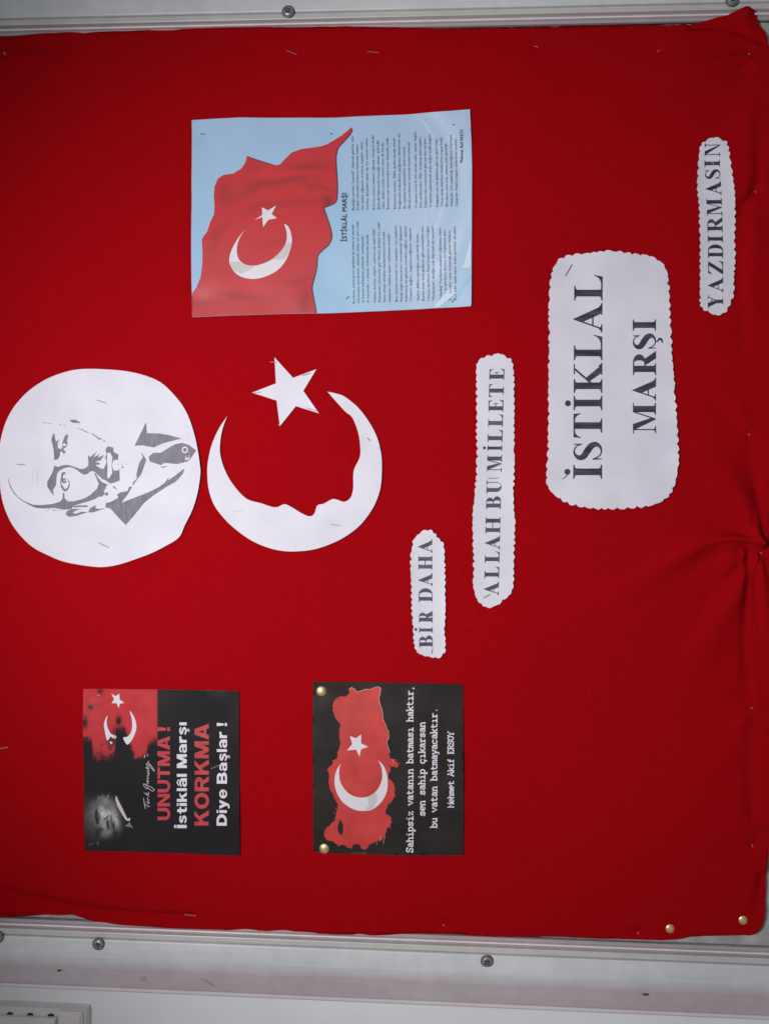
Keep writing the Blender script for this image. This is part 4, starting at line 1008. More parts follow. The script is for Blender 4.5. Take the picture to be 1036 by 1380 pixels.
for q in ([(285, 985), (330, 982), (380, 1000), (430, 1012), (390, 1040), (345, 1056), (300, 1040), (280, 1010)], [(540, 972), (580, 935), (620, 878), (670, 862), (652, 925), (620, 960), (580, 972)]):
    poster.overlay('printed_crescent_shade', [Z2(q)], MAT['print_grey'], 3, clip=poster_cres, extra=False)
pstar = Z2([(565, 638), (538, 690), (570, 715), (518, 725), (485, 770), (480, 708), (433, 725), (480, 695), (478, 648), (515, 668)])
poster.overlay('printed_star', [pstar], MAT['print_white'], 2, extra=False)
poster.overlay('printed_swirl', [Z3([(893, 1060), (893, 1105), (830, 1190), (770, 1238), (765, 1238), (780, 1205), (840, 1130)])], MAT['print_cyan'], 1, extra=False)
poster.overlay('printed_swirl', [Z3([(893, 830), (893, 1000), (800, 1180), (700, 1262), (660, 1266), (760, 1150), (850, 1000)])], MAT['print_pale'], 1, extra=False)
for arcp in ([(720, 62), (770, 150), (810, 270), (835, 420), (842, 560), (835, 700), (800, 850), (740, 1000)], [(560, 85), (620, 140), (655, 210)], [(600, 560), (612, 660), (610, 760), (590, 860)]):
    poster.overlay('printed_arc', [ribbon(Z3(arcp), [0.3] + [0.7] * (len(arcp) - 2) + [0.3], 5)], MAT['print_pale'], 1.5, extra=False)
font_line(poster, 'title_lettering', 'İSTİKLÂL MARŞI', 467.4, 461.2, 327, 261.7, MAT['title_ink'], 0.022, 3, spacing=1.05)
LEFT = [["Korkma, sönmez bu şafaklarda yüzen al sancak;", "Sönmeden yurdumun üstünde tüten en son ocak.", "O benim milletimin yıldızıdır, parlayacak;", "O benimdir, o benim milletimindir ancak."],
        ["Çatma, kurban olayım, çehreni ey nazlı hilâl!", "Kahraman ırkıma bir gül! Ne bu şiddet, bu celâl?", "Sana olmaz dökülen kanlarımız sonra helâl...", "Hakkıdır, Hakk'a tapan, milletimin istiklâl!"],
        ["Ben ezelden beridir hür yaşadım, hür yaşarım.", "Hangi çılgın bana zincir vuracakmış? Şaşarım!", "Kükremiş sel gibiyim, bendimi çiğner, aşarım.", "Yırtarım dağları, enginlere sığmam, taşarım."],
        ["Garbın âfâkını sarmışsa çelik zırhlı duvar,", "Benim iman dolu göğsüm gibi serhaddim var.", "Ulusun, korkma! Nasıl böyle bir imanı boğar,", "'Medeniyet!' dediğin tek dişi kalmış canavar?"],
        ["Arkadaş! Yurduma alçakları uğratma, sakın.", "Siper et gövdeni, dursun bu hayâsızca akın.", "Doğacaktır sana va'dettiği günler Hakk'ın...", "Kim bilir, belki yarın, belki yarından da yakın."]]
RIGHT = [["Bastığın yerleri \"toprak!\" diyerek geçme, tanı:", "Düşün altındaki binlerce kefensiz yatanı.", "Sen şehit oğlusun, incitme, yazıktır, atanı:", "Verme, dünyaları alsan da, bu cennet vatanı."],
         ["Kim bu cennet vatanın uğruna olmaz ki fedâ?", "Şühedâ fışkıracak toprağı sıksan, şühedâ!", "Cânı, cânânı, bütün varımı alsın da Huda,", "Etmesin tek vatanımdan beni dünyada cüdâ."],
         ["Ruhumun senden, İlâhi, şudur ancak emeli:", "Değmesin mabedimin göğsüne nâmahrem eli.", "Bu ezanlar-ki şahadetleri dinin temeli-", "Ebedî yurdumun üstünde benim inlemeli."],
         ["O zaman vecd ile bin secde eder -varsa- taşım,", "Her cerîhamdan, İlâhi, boşanıp kanlı yaşım,", "Fışkırır ruh-ı mücerred gibi yerden na'şım;", "O zaman yükselerek arşa değer belki başım."],
         ["Dalgalan sen de şafaklar gibi ey şanlı hilâl!", "Olsun artık dökülen kanlarımın hepsi helâl.", "Ebediyen sana yok, ırkıma yok izmihlâl:", "Hakkıdır, hür yaşamış, bayrağımın hürriyet;", "Hakkıdır, Hakk'a tapan, milletimin istiklâl!"]]
lx = [[168, 197, 226, 256], [298, 328, 358, 390], [432, 462, 492, 521], [565, 597, 630, 660], [705, 733, 763, 795]]
rx = [[165, 193, 222, 252], [292, 322, 350, 380], [422, 452, 482, 512], [552, 582, 612, 642], [683, 713, 742, 772, 803]]
V0, _ = font_mesh(LEFT[0][0], 0, 1); xs = 106.5 / (V0[:, 0].max() - V0[:, 0].min())
for block, cols, vs, ve in ((LEFT, lx, 409.8, 405.2), (RIGHT, rx, 284.8, 279.6)):
    for bi, st in enumerate(block):
        for li, line in enumerate(st):
            ub = 440 + (cols[bi][li] + 8) / 4.6; t = (cols[bi][li] - 165) / 640
            v0 = vs + (ve - vs) * t
            font_line(poster, 'poem_line', line, ub, ub - 3.25, v0, None, MAT['poem_ink'], 0.0, 3, slope=0.012, res=1, width_scale=xs * (1.0 if block is LEFT else 0.985))
font_line(poster, 'poem_signature', 'Mehmet Âkif ERSOY', 623.4, 619.4, 220.9, 175.9, MAT['title_ink'], 0.012, 3)

# ---- black card with the red stained flag and the portrait photograph
Z5 = zoom((100, 910), 4.3167); Z6 = zoom((410, 910), 4.5043)
ZK = zoom((110, 920), 9.418); ZS = zoom((110, 1030), 9.418); ZM = zoom((420, 915), 8.288); ZN = zoom((420, 1030), 8.288)
card1 = Z5([(60, 77), (280, 76), (490, 80), (730, 81), (962, 88), (964, 400), (965, 700), (969, 1042), (800, 1037), (600, 1028), (330, 1018), (72, 1015), (66, 700), (60, 400)])
def G(u, v, zf, x, y, sx, sy, ang=0.0, p=2.0):
    (cu, cv), = zf([(x, y)]); k = 9.418
    a = math.radians(ang); du, dv = (u - cu) * k, (v - cv) * k
    X = du * math.cos(a) + dv * math.sin(a); Y = -du * math.sin(a) + dv * math.cos(a)
    return np.exp(-(np.abs(X / sx) ** p) - (np.abs(Y / sy) ** p))
def card_color(u, v):
    black = np.array([0.0135, 0.0115, 0.0125]); red = np.array([0.49, 0.036, 0.042])
    n1 = vnoise(u, v, 7, 81); n2 = vnoise(u, v, 2.6, 82); nn = 0.6 * n1 + 0.5 * n2
    x = (u - 110) * 9.418; y = (v - 920) * 9.418
    # ragged lower limit of the red field as a curve across the card
    lim = np.interp(x, [30, 60, 140, 160, 220, 330, 430, 450, 560, 620, 700, 830, 850, 900, 975], [650, 670, 700, 880, 950, 930, 880, 600, 560, 760, 940, 920, 800, 750, 740])
    m = 1 / (1 + np.exp(-(lim + nn * 55 - y) / 14))
    m *= 1 / (1 + np.exp((x - 973) / 3.5))
    for bx, by, sx, sy, k in ((250, 105, 34, 34, 0.85), (125, 308, 36, 34, 1.0), (62, 490, 34, 85, 1.0), (485, 470, 36, 60, 1.0), (470, 640, 70, 90, 0.95), (240, 900, 60, 60, 0.6), (390, 740, 60, 50, 0.9), (380, 820, 40, 40, 0.6), (270, 780, 26, 26, 0.5), (905, 820, 55, 80, 1.0), (200, 280, 50, 30, 0.2), (270, 270, 30, 30, 0.2)):
        m *= 1 - k * np.clip(G(u, v, ZK, bx, by, sx, sy) * (1.15 + 0.5 * nn), 0, 1)
    col = black * (1 - m[:, None]) + red * (m * (1 + 0.10 * n1))[:, None]
    # portrait photograph, lower corner: soft grey tones
    g = np.zeros(len(u))
    g += 0.30 * G(u, v, ZS, 340, 650, 135, 185, -12, 3.0) + 0.13 * G(u, v, ZS, 190, 680, 120, 200, -4, 2.4) + 0.16 * G(u, v, ZS, 320, 830, 75, 70, 0, 2.5)
    g += 0.22 * G(u, v, ZS, 350, 630, 55, 50, 20) + 0.20 * G(u, v, ZS, 450, 700, 34, 105, -10) + 0.16 * G(u, v, ZS, 290, 600, 45, 90, 0) + 0.10 * G(u, v, ZS, 320, 470, 60, 40)
    for x0, y0, sx, sy, ang, k in ((212, 610, 20, 75, -6, 0.92), (225, 700, 26, 70, -8, 0.9), (200, 660, 14, 90, 0, 0.5), (262, 815, 62, 36, 8, 0.85), (325, 668, 9, 48, 52, 0.95), (348, 755, 22, 70, -3, 0.92), (390, 700, 6.5, 85, -2, 0.98), (418, 765, 20, 62, -8, 0.85), (225, 860, 40, 60, 0, 0.9), (370, 790, 22, 22, 0, 0.5), (335, 545, 44, 30, 0, 0.45), (445, 860, 40, 50, 0, 0.8), (150, 800, 60, 120, 0, 0.5), (300, 505, 70, 22, 0, 0.4)):
        g *= 1 - k * G(u, v, ZS, x0, y0, sx, sy, ang)
    for x0, y0, sx, sy, ang, k in ((285, 405, 24, 24, 0, 0.16), (342, 408, 12, 34, 24, 0.20), (232, 418, 18, 26, 0, 0.12), (305, 440, 44, 10, 0, 0.14)):
        g += k * G(u, v, ZS, x0, y0, sx, sy, ang)
    g *= 1 - 0.8 * G(u, v, ZS, 292, 405, 10, 10)
    col = col + (g * (1 + 0.25 * n2) * 0.85)[:, None] * np.array([1.0, 0.97, 0.95])
    return np.clip(col, 0.006, 0.9)
card_a = Paper('black_card', [resample(card1, 3.0)[0].tolist()], MAT['black_card'], 'black card with stained red flag, dim portrait and bold red and white words', 'card', seed=53, curl=1.1, pins=[(134, 937), (292, 1032)], step=0.85, color=card_color)
cw, cr = MAT['card_white'], MAT['card_red']
cstar = ZK([(395, 130), (450, 162), (498, 130), (503, 205), (560, 245), (505, 258), (486, 315), (462, 250), (398, 252), (430, 200)])
card_a.overlay('printed_star', [cstar], cw, 1, extra=False)
card_a.overlay('printed_crescent_horn', [spline(ZK([(345, 410), (315, 460), (298, 530), (310, 610), (335, 722), (362, 705), (385, 672), (412, 700), (420, 660), (385, 640), (355, 590), (335, 520), (336, 460)]), 3)], cw, 1, extra=False)
card_a.overlay('printed_crescent_horn', [spline(ZK([(625, 348), (672, 410), (705, 500), (708, 570), (690, 640), (650, 720), (600, 778), (570, 755), (540, 690), (590, 680), (630, 640), (652, 580), (655, 500), (645, 420)]), 3)], cw, 1, extra=False)
for q in ([(415, 680), (435, 655), (455, 672), (448, 702), (428, 705)], [(365, 742), (392, 735), (410, 755), (385, 778)]): card_a.overlay('printed_spot', [ZK(q)], MAT['print_grey'], 1, extra=False)
card_a.overlay('printed_sabre', [spline(ZS([(455, 392), (475, 440), (520, 530), (570, 630), (600, 690), (575, 695), (520, 615), (468, 520), (442, 430)]), 3)], MAT['print_grey'], 1, extra=False)
card_a.overlay('printed_sabre', [spline(ZS([(570, 690), (605, 680), (618, 668), (632, 682), (618, 708), (595, 705)]), 3)], MAT['print_grey'], 1.3, extra=False)
MAT['dim_grey'] = new_mat('printed_dim_grey', (0.19, 0.185, 0.18, 1), 0.45)
card_a.overlay('printed_tassel', [ZS([(625, 718), (640, 760), (672, 800), (620, 782), (562, 772), (600, 745)])], MAT['dim_grey'], 1, extra=False)
heavy_line(card_a, 'red_letter', 'UNUTMA', 230.4, 213.6, 1104, 991, cr)
heavy_line(card_a, 'red_letter', '!', 230.4, 213.6, 984.6, 978.4, cr)
heavy_line(card_a, 'white_letter', 'İstiklâl Marşı', 252.9, 239.6, 1114.5, 972.5, cw)
heavy_line(card_a, 'red_letter', 'KORKMA', 282.5, 263.4, 1111, 974.4, cr)
heavy_line(card_a, 'white_letter', 'Diye Başlar !', 306.9, 293.2, 1111, 973, cw)
def script(name, lists, zf, wd, mat, lift=2.0):
    P = []; F = []
    lv = []
    for q in lists:
        s = spline(zf(q), 5, False); m = len(s); rb = ribbon(s, [wd] * m, smooth=False); b0 = len(P); P += rb
        for j in range(m - 1): F.append((b0 + j, b0 + j + 1, b0 + 2 * m - 2 - j, b0 + 2 * m - 1 - j))
        z = [j * 0.0025 for j in range(m)]; lv += z + z[::-1]
    P = np.array(P); top = on_board(P, card_a.h(P[:, 0], P[:, 1]) + 0.16 * lift + np.array(lv))
    place(name, top, F, mat, card_a.ob)
script('handwriting', [
    [(825, 556), (812, 500), (800, 415)], [(806, 490), (840, 512), (868, 528), (872, 515)], [(845, 490), (864, 486), (869, 472), (846, 462), (869, 452)], [(830, 480), (832, 476)], [(829, 466), (831, 462)], [(869, 436), (846, 428), (852, 412)], [(870, 398), (836, 372), (806, 350)], [(838, 346), (856, 374), (862, 360), (872, 338)],
    [(858, 300), (828, 292), (806, 262), (800, 238), (826, 246), (846, 275), (870, 300), (915, 328), (936, 312), (905, 282), (858, 262)], [(850, 260), (836, 242), (858, 234), (860, 214), (840, 205), (862, 196), (844, 176), (866, 160), (846, 142), (868, 124), (850, 106), (878, 100)], [(872, 90), (845, 80), (868, 62), (828, 28), (872, 44)],
    [(872, 30), (845, 8), (838, -16), (868, -4), (900, 40), (936, 76), (925, 48), (885, -6), (852, -34), (872, -50)], [(806, -90), (818, -110), (815, -132)], [(848, -112), (858, -140)]], ZS, 0.75, MAT['print_grey'])
MAT['photo_black'] = new_mat('printed_photo_black', (0.022, 0.02, 0.02, 1), 0.45, 0, 0.22)
for wd_, st_ in ((1.1, [[(206, 565), (196, 620), (204, 680), (226, 742)]]), (0.7, [[(236, 600), (244, 650), (240, 690)]]), (0.6, [[(298, 690), (325, 672), (345, 640), (354, 628)]]), (0.55, [[(392, 636), (388, 690), (391, 765)]]), (1.3, [[(338, 700), (352, 745), (346, 800)]]), (0.9, [[(424, 715), (414, 760), (422, 810)]])):
    script('printed_feature', st_, ZS, wd_, MAT['photo_black'])
script('signature', [[(110, 1000), (130, 996), (118, 1008), (150, 992), (178, 990)], [(208, 975), (214, 992), (228, 975), (232, 1000), (222, 1020)], [(218, 970), (226, 966)]], ZS, 0.4, MAT['dim_grey'])

# ---- map card
card2 = Z6([(55, 38), (300, 38), (600, 44), (800, 48), (960, 50), (963, 300), (966, 600), (966, 1088), (750, 1088), (500, 1085), (280, 1078), (58, 1070), (54, 700), (52, 350)])
card_b = Paper('map_card', [resample(card2, 5.0)[0].tolist()], MAT['map_card'], 'black printed card with a red country map, crescent and star, and white typewriter lines', 'card', seed=59, curl=1.0, pins=[(433.5, 931), (437.3, 1142.5), (598, 1038)], step=7)
mp = ZM([(195, 985), (240, 930), (240, 900), (285, 870), (290, 820), (310, 760), (325, 700), (310, 600), (318, 500), (270, 430), (245, 340), (235, 270), (265, 225), (320, 185), (370, 192), (415, 165), (415, 115), (450, 85), (490, 120), (500, 140), (550, 130), (610, 105), (650, 115), (690, 95), (740, 80), (775, 100), (765, 150), (752, 210), (760, 270), (785, 330), (795, 400), (800, 450), (830, 520), (860, 590), (860, 650), (835, 700), (860, 770), (875, 830), (870, 870), (910, 885), (950, 915), (975, 940), (955, 975), (900, 975), (865, 960)]) + \
     ZN([(880, 30), (875, 60), (855, 110), (860, 150), (915, 200), (930, 280), (935, 340), (900, 385), (850, 440), (830, 500), (830, 540), (885, 565), (895, 620), (880, 670), (840, 700), (825, 750), (790, 820), (740, 850), (680, 870), (640, 880), (620, 920), (595, 945), (555, 925), (540, 885), (500, 880), (460, 890), (450, 925), (400, 915), (360, 890), (310, 890), (240, 850), (180, 840), (145, 790), (140, 760), (165, 700), (210, 675), (240, 640), (270, 590), (285, 500), (295, 440), (250, 360), (215, 290), (195, 220), (195, 120), (192, 60)])
mr, s = resample(mp, 1.1)
mr = mr + np.stack([0.8 * vnoise(s, s * 0, 2.1, 91) + 0.8 * vnoise(s, s * 0, 6, 95), 0.8 * vnoise(s, s * 0 + 7, 2.1, 92) + 0.8 * vnoise(s, s * 0 + 7, 6, 96)], -1)
rs = random.Random(5)
for _k in range(46):
    p = mr[rs.randrange(len(mr))]; r0 = rs.uniform(0.3, 0.9); a0 = rs.uniform(0, 6.28); d0 = rs.uniform(1.2, 3.4)
    c0_ = (p[0] + d0 * math.cos(a0), p[1] + d0 * math.sin(a0))
    if inside([tuple(q) for q in mr], np.array([c0_]))[0]: continue
    card_b.overlay('printed_speck', [[(c0_[0] + r0 * rs.uniform(.6, 1.3) * math.cos(b), c0_[1] + r0 * rs.uniform(.6, 1.3) * math.sin(b)) for b in np.linspace(0, 6.28, 7, endpoint=False)]], MAT['map_red'], 1, extra=False)
lake = spline(ZN([(320, 605), (345, 640), (356, 700), (345, 772), (312, 758), (293, 700), (305, 650)]), 3)
card_b.overlay('printed_map', [[tuple(p) for p in mr]], MAT['map_red'], 1, holes=[lake], step=7)
coast = ZM([(415, 115), (450, 85), (490, 120), (500, 140), (550, 130), (610, 105), (650, 115), (690, 95), (740, 80), (775, 100), (765, 150), (752, 210), (760, 270), (785, 330), (795, 400), (800, 450), (830, 520), (860, 590), (860, 650), (835, 700), (860, 770), (875, 830)])
cs, s = resample(coast + coast[::-1], 1.1); cs = cs[:len(cs) // 2]
cs = cs + np.stack([0.5 * vnoise(s[:len(cs)], s[:len(cs)] * 0, 2.0, 93), 0.5 * vnoise(s[:len(cs)], s[:len(cs)] * 0 + 5, 2.0, 94)], -1)
card_b.overlay('printed_coastline', [ribbon([tuple(p) for p in cs], [0.55] * len(cs), smooth=False)], MAT['map_outline'], 2, extra=False)
for q in ([(765, 790), (770, 850)], [(800, 830), (805, 875)], [(818, 780), (812, 840)], [(725, 860), (730, 885)], [(905, -60), (912, -20)]):
    card_b.overlay('printed_islet', [ribbon(ZN(q), [0.5, 0.4], smooth=False)], MAT['map_outline'], 2, extra=False)
mo = ZN([(328, -18), (285, 50), (260, 140), (262, 230), (290, 320), (340, 400), (420, 465), (500, 500), (580, 508), (660, 500), (740, 450), (800, 380), (840, 290), (850, 200), (840, 100), (810, 20), (780, -20), (745, -55)])
mi_ = ZN([(745, -55), (775, 10), (788, 80), (785, 160), (755, 240), (710, 300), (640, 345), (570, 360), (490, 350), (410, 310), (350, 240), (318, 170), (310, 80), (315, 25), (328, -18)])
mc = clean(spline(mo, 4, False)[:-1] + spline(mi_, 4, False)[:-1])
card_b.overlay('printed_crescent', [mc], MAT['print_white'], 2, step=8)
card_b.overlay('printed_crescent_tone', [ZN([(620, 340), (700, 300), (730, 330), (730, 400), (690, 470), (660, 510), (600, 505), (640, 430)])], MAT['print_grey'], 3, clip=mc, extra=False)
card_b.overlay('printed_star', [ZM([(430, 630), (495, 655), (555, 612), (553, 710), (632, 750), (555, 775), (535, 858), (500, 780), (395, 790), (455, 720)])], MAT['print_white'], 2, extra=False)
slab_line(card_b, 'Sahipsiz vatanın batması haktır,', 556.6, 547.4, 1147.6, 923.2, cw)
slab_line(card_b, 'sen sahip çıkarsan', 572.6, 563.4, 1098.9, 972.4, cw)
slab_line(card_b, 'bu vatan batmayacaktır.', 588.8, 579.6, 1114.9, 953.2, cw)
slab_line(card_b, 'Mehmet Akif ERSOY', 611.0, 602.9, 1087.2, 985.3, cw, 0.185)

# ---- the four scallop-cut word papers
lab_pins = [(765, 365), (760.5, 643)]
p_big = Paper('title_paper', [scalloped([(743, 368), (740, 385), (738.5, 420), (739, 470), (738, 520), (738, 570), (737, 610), (736, 640), (738, 657), (750, 670), (772, 681), (815, 686), (870, 682), (895, 672), (906, 655), (911, 630), (911, 600), (909, 560), (905, 500), (901, 440), (899, 385), (895, 362), (878, 347), (850, 343), (820, 340), (790, 343), (762, 346), (750, 354)], 12.0, 2.2, 3)],
              MAT['paper'], 'large scallop-edged white paper reading İSTİKLAL MARŞI', 'paper sign', seed=61, curl=1.5, lift=0.8, pins=lab_pins, step=8)
const = lambda a: (lambda v: a)
lerp = lambda v0, u0, v1, u1: (lambda v: u0 + (u1 - u0) * (v - v0) / (v1 - v0))
serif_word(p_big, [('İ', 645.7, 626.5), ('S', 621.5, 595.3), ('T', 590.7, 557.3), ('İ', 553.6, 533.8), ('K', 530.4, 489.6), ('L', 486.4, 452), ('A', 448.8, 409.2), ('L', 406.1, 371.8)],
           lerp(646, 809.9, 371, 810.6), lerp(646, 771.2, 371, 772.6), MAT['toner'], 0.235, dots=[(763.6, 636, 4.1), (764.1, 544.1, 4.1)])
serif_word(p_big, [('M', 584.8, 543.4), ('A', 540.3, 509.6), ('R', 506.4, 473.6), ('Ş', 472.1, 450.1), ('I', 446.5, 431.2)], const(882.2), const(851.2), MAT['toner'], 0.27)

p_allah = Paper('word_paper', [scalloped([(641.5, 497), (644, 488), (655, 481), (665, 479.5), (674, 478), (681, 482), (688, 486), (690, 494), (691.5, 508), (692, 560), (692, 600), (692, 640), (690.5, 660), (692, 690), (693, 710), (692, 740), (691, 770), (690.5, 788), (687, 799), (676, 810), (668, 815.5), (660, 819), (652, 817), (644, 809), (640, 800), (637, 788), (637.5, 770), (637.5, 740), (636.5, 700), (638, 680), (640.5, 655), (642, 630), (642, 580), (642, 540)], 10.0, 1.9, 5)],
                MAT['paper'], 'long scallop-edged white strip reading ALLAH BU MİLLETE', 'paper sign', seed=67, curl=1.3, pins=[(655.5, 803), (663, 644.6)], step=7)
serif_word(p_allah, [('A', 801.9, 783.3), ('L', 779.2, 763), ('L', 758.5, 742.7), ('A', 740.3, 721.3), ('H', 719.2, 696.8), ('B', 686.2, 668.9), ('U', 665.5, 647.6), ('M', 636.2, 613.2), ('İ', 608, 600.2), ('L', 596.2, 579.2), ('L', 575.9, 558.6), ('E', 555.4, 539.1), ('T', 535.8, 518.2), ('E', 513, 497.6)],
           lerp(802, 671.1, 497, 678.9), lerp(802, 651.4, 497, 659), MAT['toner_mid'], 0.27, dots=[(652.2, 603.9, 2.1)])

p_bir = Paper('word_paper', [scalloped([(559, 725), (568, 717), (577, 714), (585, 718), (590, 725), (596, 731), (598, 741), (599, 765), (599.5, 795), (599.5, 830), (598.5, 850), (600, 872), (597, 881), (588, 886), (580, 884.5), (570, 883), (561, 877), (558.5, 868), (556.5, 850), (555.5, 830), (554.5, 800), (553.5, 770), (553.5, 755), (555, 738)], 9.0, 1.8, 7)],
              MAT['paper'], 'short scallop-edged white strip reading BİR DAHA', 'paper sign', seed=71, curl=1.2, pins=[(582, 877)], step=7)
serif_word(p_bir, [('B', 872.3, 855.8), ('İ', 852.4, 844.6), ('R', 839.2, 823.1), ('D', 811.7, 792.4), ('A', 789.7, 771.8), ('H', 767.6, 748.8), ('A', 745.3, 726.3)],
           lerp(872, 582.9, 726, 582.1), lerp(872, 564.8, 726, 563.2), MAT['toner_mid'], 0.275, dots=[(560.1, 847.8, 2.1)])

p_yaz = Paper('word_paper', [scalloped([(949.5, 192), (954, 189), (960, 188), (968, 191), (975, 194.5), (978, 202), (979.5, 213), (981.5, 225), (984, 245), (985.5, 255), (987.5, 280), (988, 300), (988, 330), (988, 350), (987, 375), (986.5, 394), (982, 408), (977, 419), (970, 424.5), (962, 426), (953, 422), (945.5, 418), (941, 411), (941, 400), (940.5, 390), (941, 370), (940.5, 350), (941, 320), (940.5, 305), (940, 285), (938, 265), (937, 250), (938.5, 232), (939.5, 214), (942, 198)], 10.0, 2.0, 9)],
              MAT['paper'], 'narrow scallop-edged white strip reading YAZDIRMASIN near the cloth hem', 'paper sign', seed=73, curl=1.3, lift=1.0, pins=[(958, 222), (956, 406)], step=7)
bY = lambda v: float(np.interp(v, [196, 222, 237, 256, 281, 305, 330, 417], [967.2, 967.4, 967.8, 968.8, 970.2, 971.2, 971.8, 972]))
cY = lambda v: bY(v) - 20.4
serif_word(p_yaz, [('Y', 416.9, 399), ('A', 395.7, 374.9), ('Z', 371.6, 353.3), ('D', 349.5, 331.1), ('I', 328.3, 318.9), ('R', 314.6, 294.2), ('M', 292.6, 269.5), ('A', 265.3, 246.4), ('S', 244.1, 230), ('I', 227.1, 217.6), ('N', 213.5, 196)], bY, cY, MAT['toner'], 0.235)

# ------------------------------------------------------------------ staples
def S(hf, items, group, mat='steel', w=0.00038):
    for a, b, label in items: staple(a, b, hf, label, group, 'dull_staple' if label.startswith('long staple') else mat, w)
S(portrait.h, [((131.6, 539.4), (144.2, 543.6), 'thin grey staple in the blank paper beside the portrait nose'), ((24.6, 625.7), (34.7, 626.2), 'thin grey staple across the forehead of the round portrait'),
               ((133.8, 731), (147.8, 738), 'thin grey staple in the blank paper behind the portrait ear')], 'staples in the round portrait')
S(crescent.h, [((313.4, 689.6), (327.7, 687.8), 'thin grey staple in the crescent limb nearest the round portrait'), ((446.4, 706.9), (458.7, 707.9), 'thin grey staple in the crescent behind the cut profile chin'),
               ((495.3, 590.5), (498.9, 594.2), 'tiny crooked staple in the crescent horn farthest from the round portrait')], 'staples in the paper crescent')
S(star.h, [((365.4, 488.3), (372.9, 488.8), 'thin staple in the star point facing the poem poster'), ((342.8, 529.7), (351.6, 529), 'thin staple in the star point facing the round portrait'), ((415.5, 550.8), (426.8, 554.1), 'thin staple in the star point over the crescent horn tip'),
           ((408, 506.4), (418.6, 503.6), 'thin staple in the star point facing the title paper'), ((376.3, 572.5), (379, 573.4), 'tiny staple in the star point that dips into the crescent')], 'staples in the paper star')
S(poster.h, [((271.7, 181.7), (277, 182.4), 'small dark staple in the sky corner above the printed flag'), ((445.5, 181), (448.5, 182), 'small dark staple in the sky beside the flag tip on the poster'), ((271.7, 407), (277.8, 409.6), 'small dark staple in the red flag corner of the poem poster'),
             ((467, 403.5), (470.4, 399.8), 'small dark staple at the start of the first poem line'), ((610.0, 168.8), (611.6, 169.9), 'dark dot of a staple over the poem signature'), ((609, 408), (612, 404), 'small dark staple at the start of the last poem line')], 'staples in the poem poster')
S(p_big.h, [((760.8, 373), (769.4, 357.9), 'slanting grey staple above the last L of İSTİKLAL'), ((757.5, 645.7), (764.6, 639.2), 'slanting grey staple over the first dotted İ of İSTİKLAL')], 'staples in the title paper')
S(p_allah.h, [((651.4, 805.4), (659.6, 801), 'slanting grey staple at the first letter of the ALLAH BU MİLLETE strip')], 'staples in the word strips')
S(p_allah.h, [((656.4, 644.8), (670.4, 644.4), 'pale staple between the words BU and MİLLETE')], 'staples in the word strips', 'bright_steel', 0.0006)
S(p_bir.h, [((581.5, 880), (582.5, 874.5), 'small grey staple at the first letter of the BİR DAHA strip')], 'staples in the word strips')
S(p_yaz.h, [((957.4, 221), (959.4, 223.2), 'bright staple near the last letters of the YAZDIRMASIN strip')], 'staples in the word strips', 'bright_steel', 0.0006)
S(p_yaz.h, [((955.6, 407.5), (957.2, 405.2), 'small grey staple in the letter Y of the YAZDIRMASIN strip')], 'staples in the word strips')
S(card_a.h, [((132.5, 937), (135.8, 936.2), 'bright staple in the red corner of the stained flag card')], 'staples in the black cards', 'bright_steel')
S(card_a.h, [((285.5, 1035), (298, 1029.3), 'slanting grey staple between KORKMA and Diye Başlar')], 'staples in the black cards', 'dim_grey')
S(card_b.h, [((592, 1040), (603, 1036.5), 'dark slanting staple below the typewriter lines on the map card')], 'staples in the black cards', 'dark')
S(cloth_h, [((3.6, 68.6), (6.4, 71.8), 'bright staple at the end of a dark crease near the cloth top corner'), ((386, 69), (400, 74), 'long staple in the cloth hem beside a frame screw'), ((496, 70.5), (510, 72), 'long staple in the cloth hem beside the poster poem lines'),
            ((720.5, 61.5), (724.5, 62.5), 'small staple in the cloth side hem level with the title paper'), ((885.4, 70), (887.2, 67.6), 'tiny bright staple in the cloth hem before the lifted corner'), ((1006, 74.2), (1008, 75.6), 'tiny bright staple in the lifted pointed corner of the cloth'),
            ((1017, 256.4), (1019, 258), 'bright staple under the YAZDIRMASIN strip in a cloth fold'), ((1007.2, 584.8), (1009, 586.2), 'bright staple in the cloth under the word MARŞI'), ((1021.6, 744.6), (1024, 745.6), 'bright staple at the centre of the gathered cloth pucker'),
            ((1009.4, 952), (1011.6, 954), 'bright staple in the cloth hem between the pucker and the corner thumbtack'), ((249, 1232), (264, 1233.8), 'long bright staple in the cloth side hem beside the stained flag card'), ((597, 1247), (598.4, 1249), 'tiny bright staple in the side hem beside the map card'),
            ((858.6, 1256), (859.4, 1259), 'tiny bright staple just beside a brass thumbtack on the cloth edge'), ((-4, 1009.4), (13, 1006), 'long bright staple in the cloth top hem above the stained flag card'), ((1012.4, 1138), (1013.4, 1141), 'tiny staple in the cloth hem nearest the bottom corner thumbtack')],
  'staples along the edge of the cloth', 'bright_steel', 0.0003)

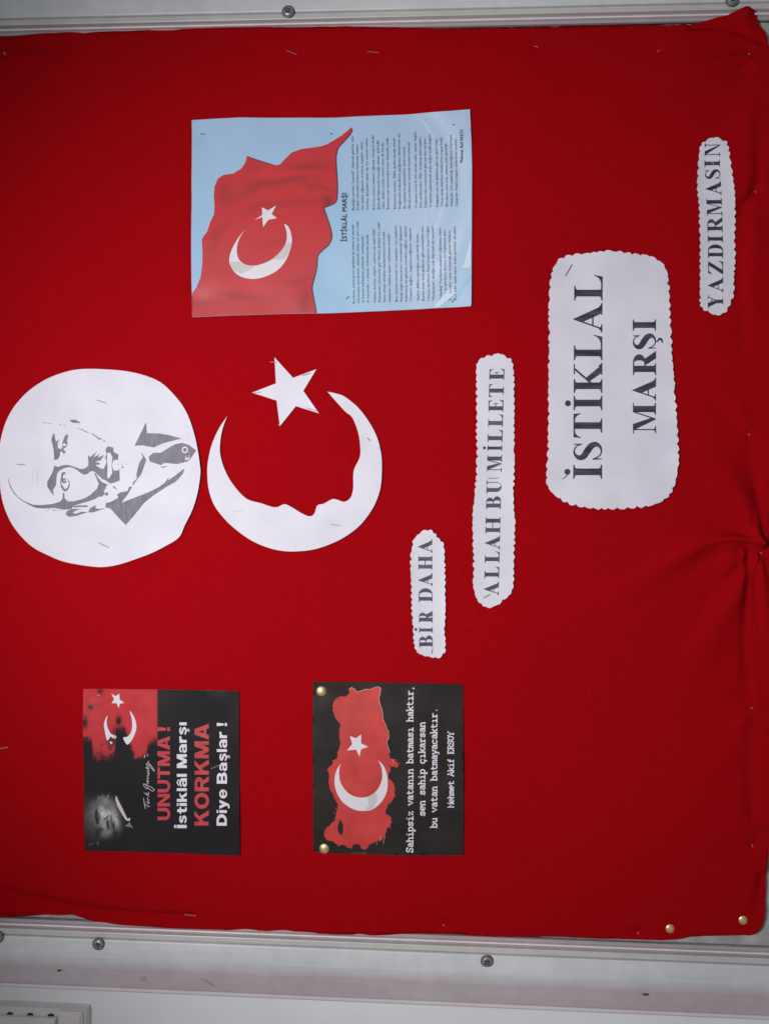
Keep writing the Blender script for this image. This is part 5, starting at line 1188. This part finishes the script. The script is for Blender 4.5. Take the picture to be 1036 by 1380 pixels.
# ------------------------------------------------------------------ brass thumbtacks
tack(433.4, 931, card_b.h, 'brass thumbtack in the map card corner beside the narrow end of the map', 'brass thumbtacks', 0.0056, 0.05)
tack(437.4, 1142.4, card_b.h, 'brass thumbtack in the map card corner beside the lake on the map', 'brass thumbtacks', 0.0056, -0.06)
tack(901.8, 1250.4, cloth_h, 'brass thumbtack in the red cloth beside the exposed board edge, farther from the cloth corner', 'brass thumbtacks', 0.0050, 0.08)
tack(999.6, 1239.4, cloth_h, 'brass thumbtack in the bottom corner of the red cloth', 'brass thumbtacks', 0.0050, -0.05)

# ------------------------------------------------------------------ plastic box on the wall, by the board
def boxm(u0, u1, v0, v1, h0, h1, name, parent, mat, bev=0.0015):
    """bevelled slab on the wall between two pixel corners (at height h1), h in metres in front of y = 0"""
    xa, xb = (W(np.array([50.0]), np.array([q]), h1)[0][0] for q in (v0, v1)); za, zb = (W(np.array([q]), np.array([1372.0]), h1)[0][2] for q in (u0, u1))
    x0, x1 = sorted((xa, xb)); z0, z1 = sorted((za, zb))
    V = []
    for ins, h in ((0, h0), (0, h1 - bev), (bev, h1)):
        V += [(x0 + ins, -h, z0 + ins), (x1 - ins, -h, z0 + ins), (x1 - ins, -h, z1 - ins), (x0 + ins, -h, z1 - ins)]
    F = []
    for l in (0, 4):
        for i in range(4): F.append((l + i, l + (i + 1) % 4, l + 4 + (i + 1) % 4, l + 4 + i))
    F.append((8, 9, 10, 11))
    return place(name, V, F, mat, parent)
c0 = W(np.array([0.0]), np.array([1420.0]), 0.0)[0]; c0[1] = 0.022
wb = empty('socket_box', c0)
tag(wb, 'cream plastic socket box with round dark holes on the wall beside the board', 'socket box')
boxm(-150, 116, 1359, 1470, -0.022, -0.010, 'back_plate', wb, MAT['plastic'])
boxm(-150, 74, 1373, 1460, -0.0105, -0.004, 'cover', wb, MAT['plastic'])
boxm(77, 110, 1364, 1466, -0.0105, -0.004, 'end_block', wb, MAT['plastic'], 0.003)
for u in (-13.5, 13.8, 40.8, 69):
    c = W(np.array([u]), np.array([1371.0 + 0.035 * (u - 50)]), -0.0095)[0]
    V, F = lathe(c, [(0.0046, -0.0008), (0.0046, 0.0004), (0.0038, 0.0005)], 20)
    place('hole', V, F, MAT['dark'], wb)

for o in scene.objects:
    if '_o' in o: del o['_o']
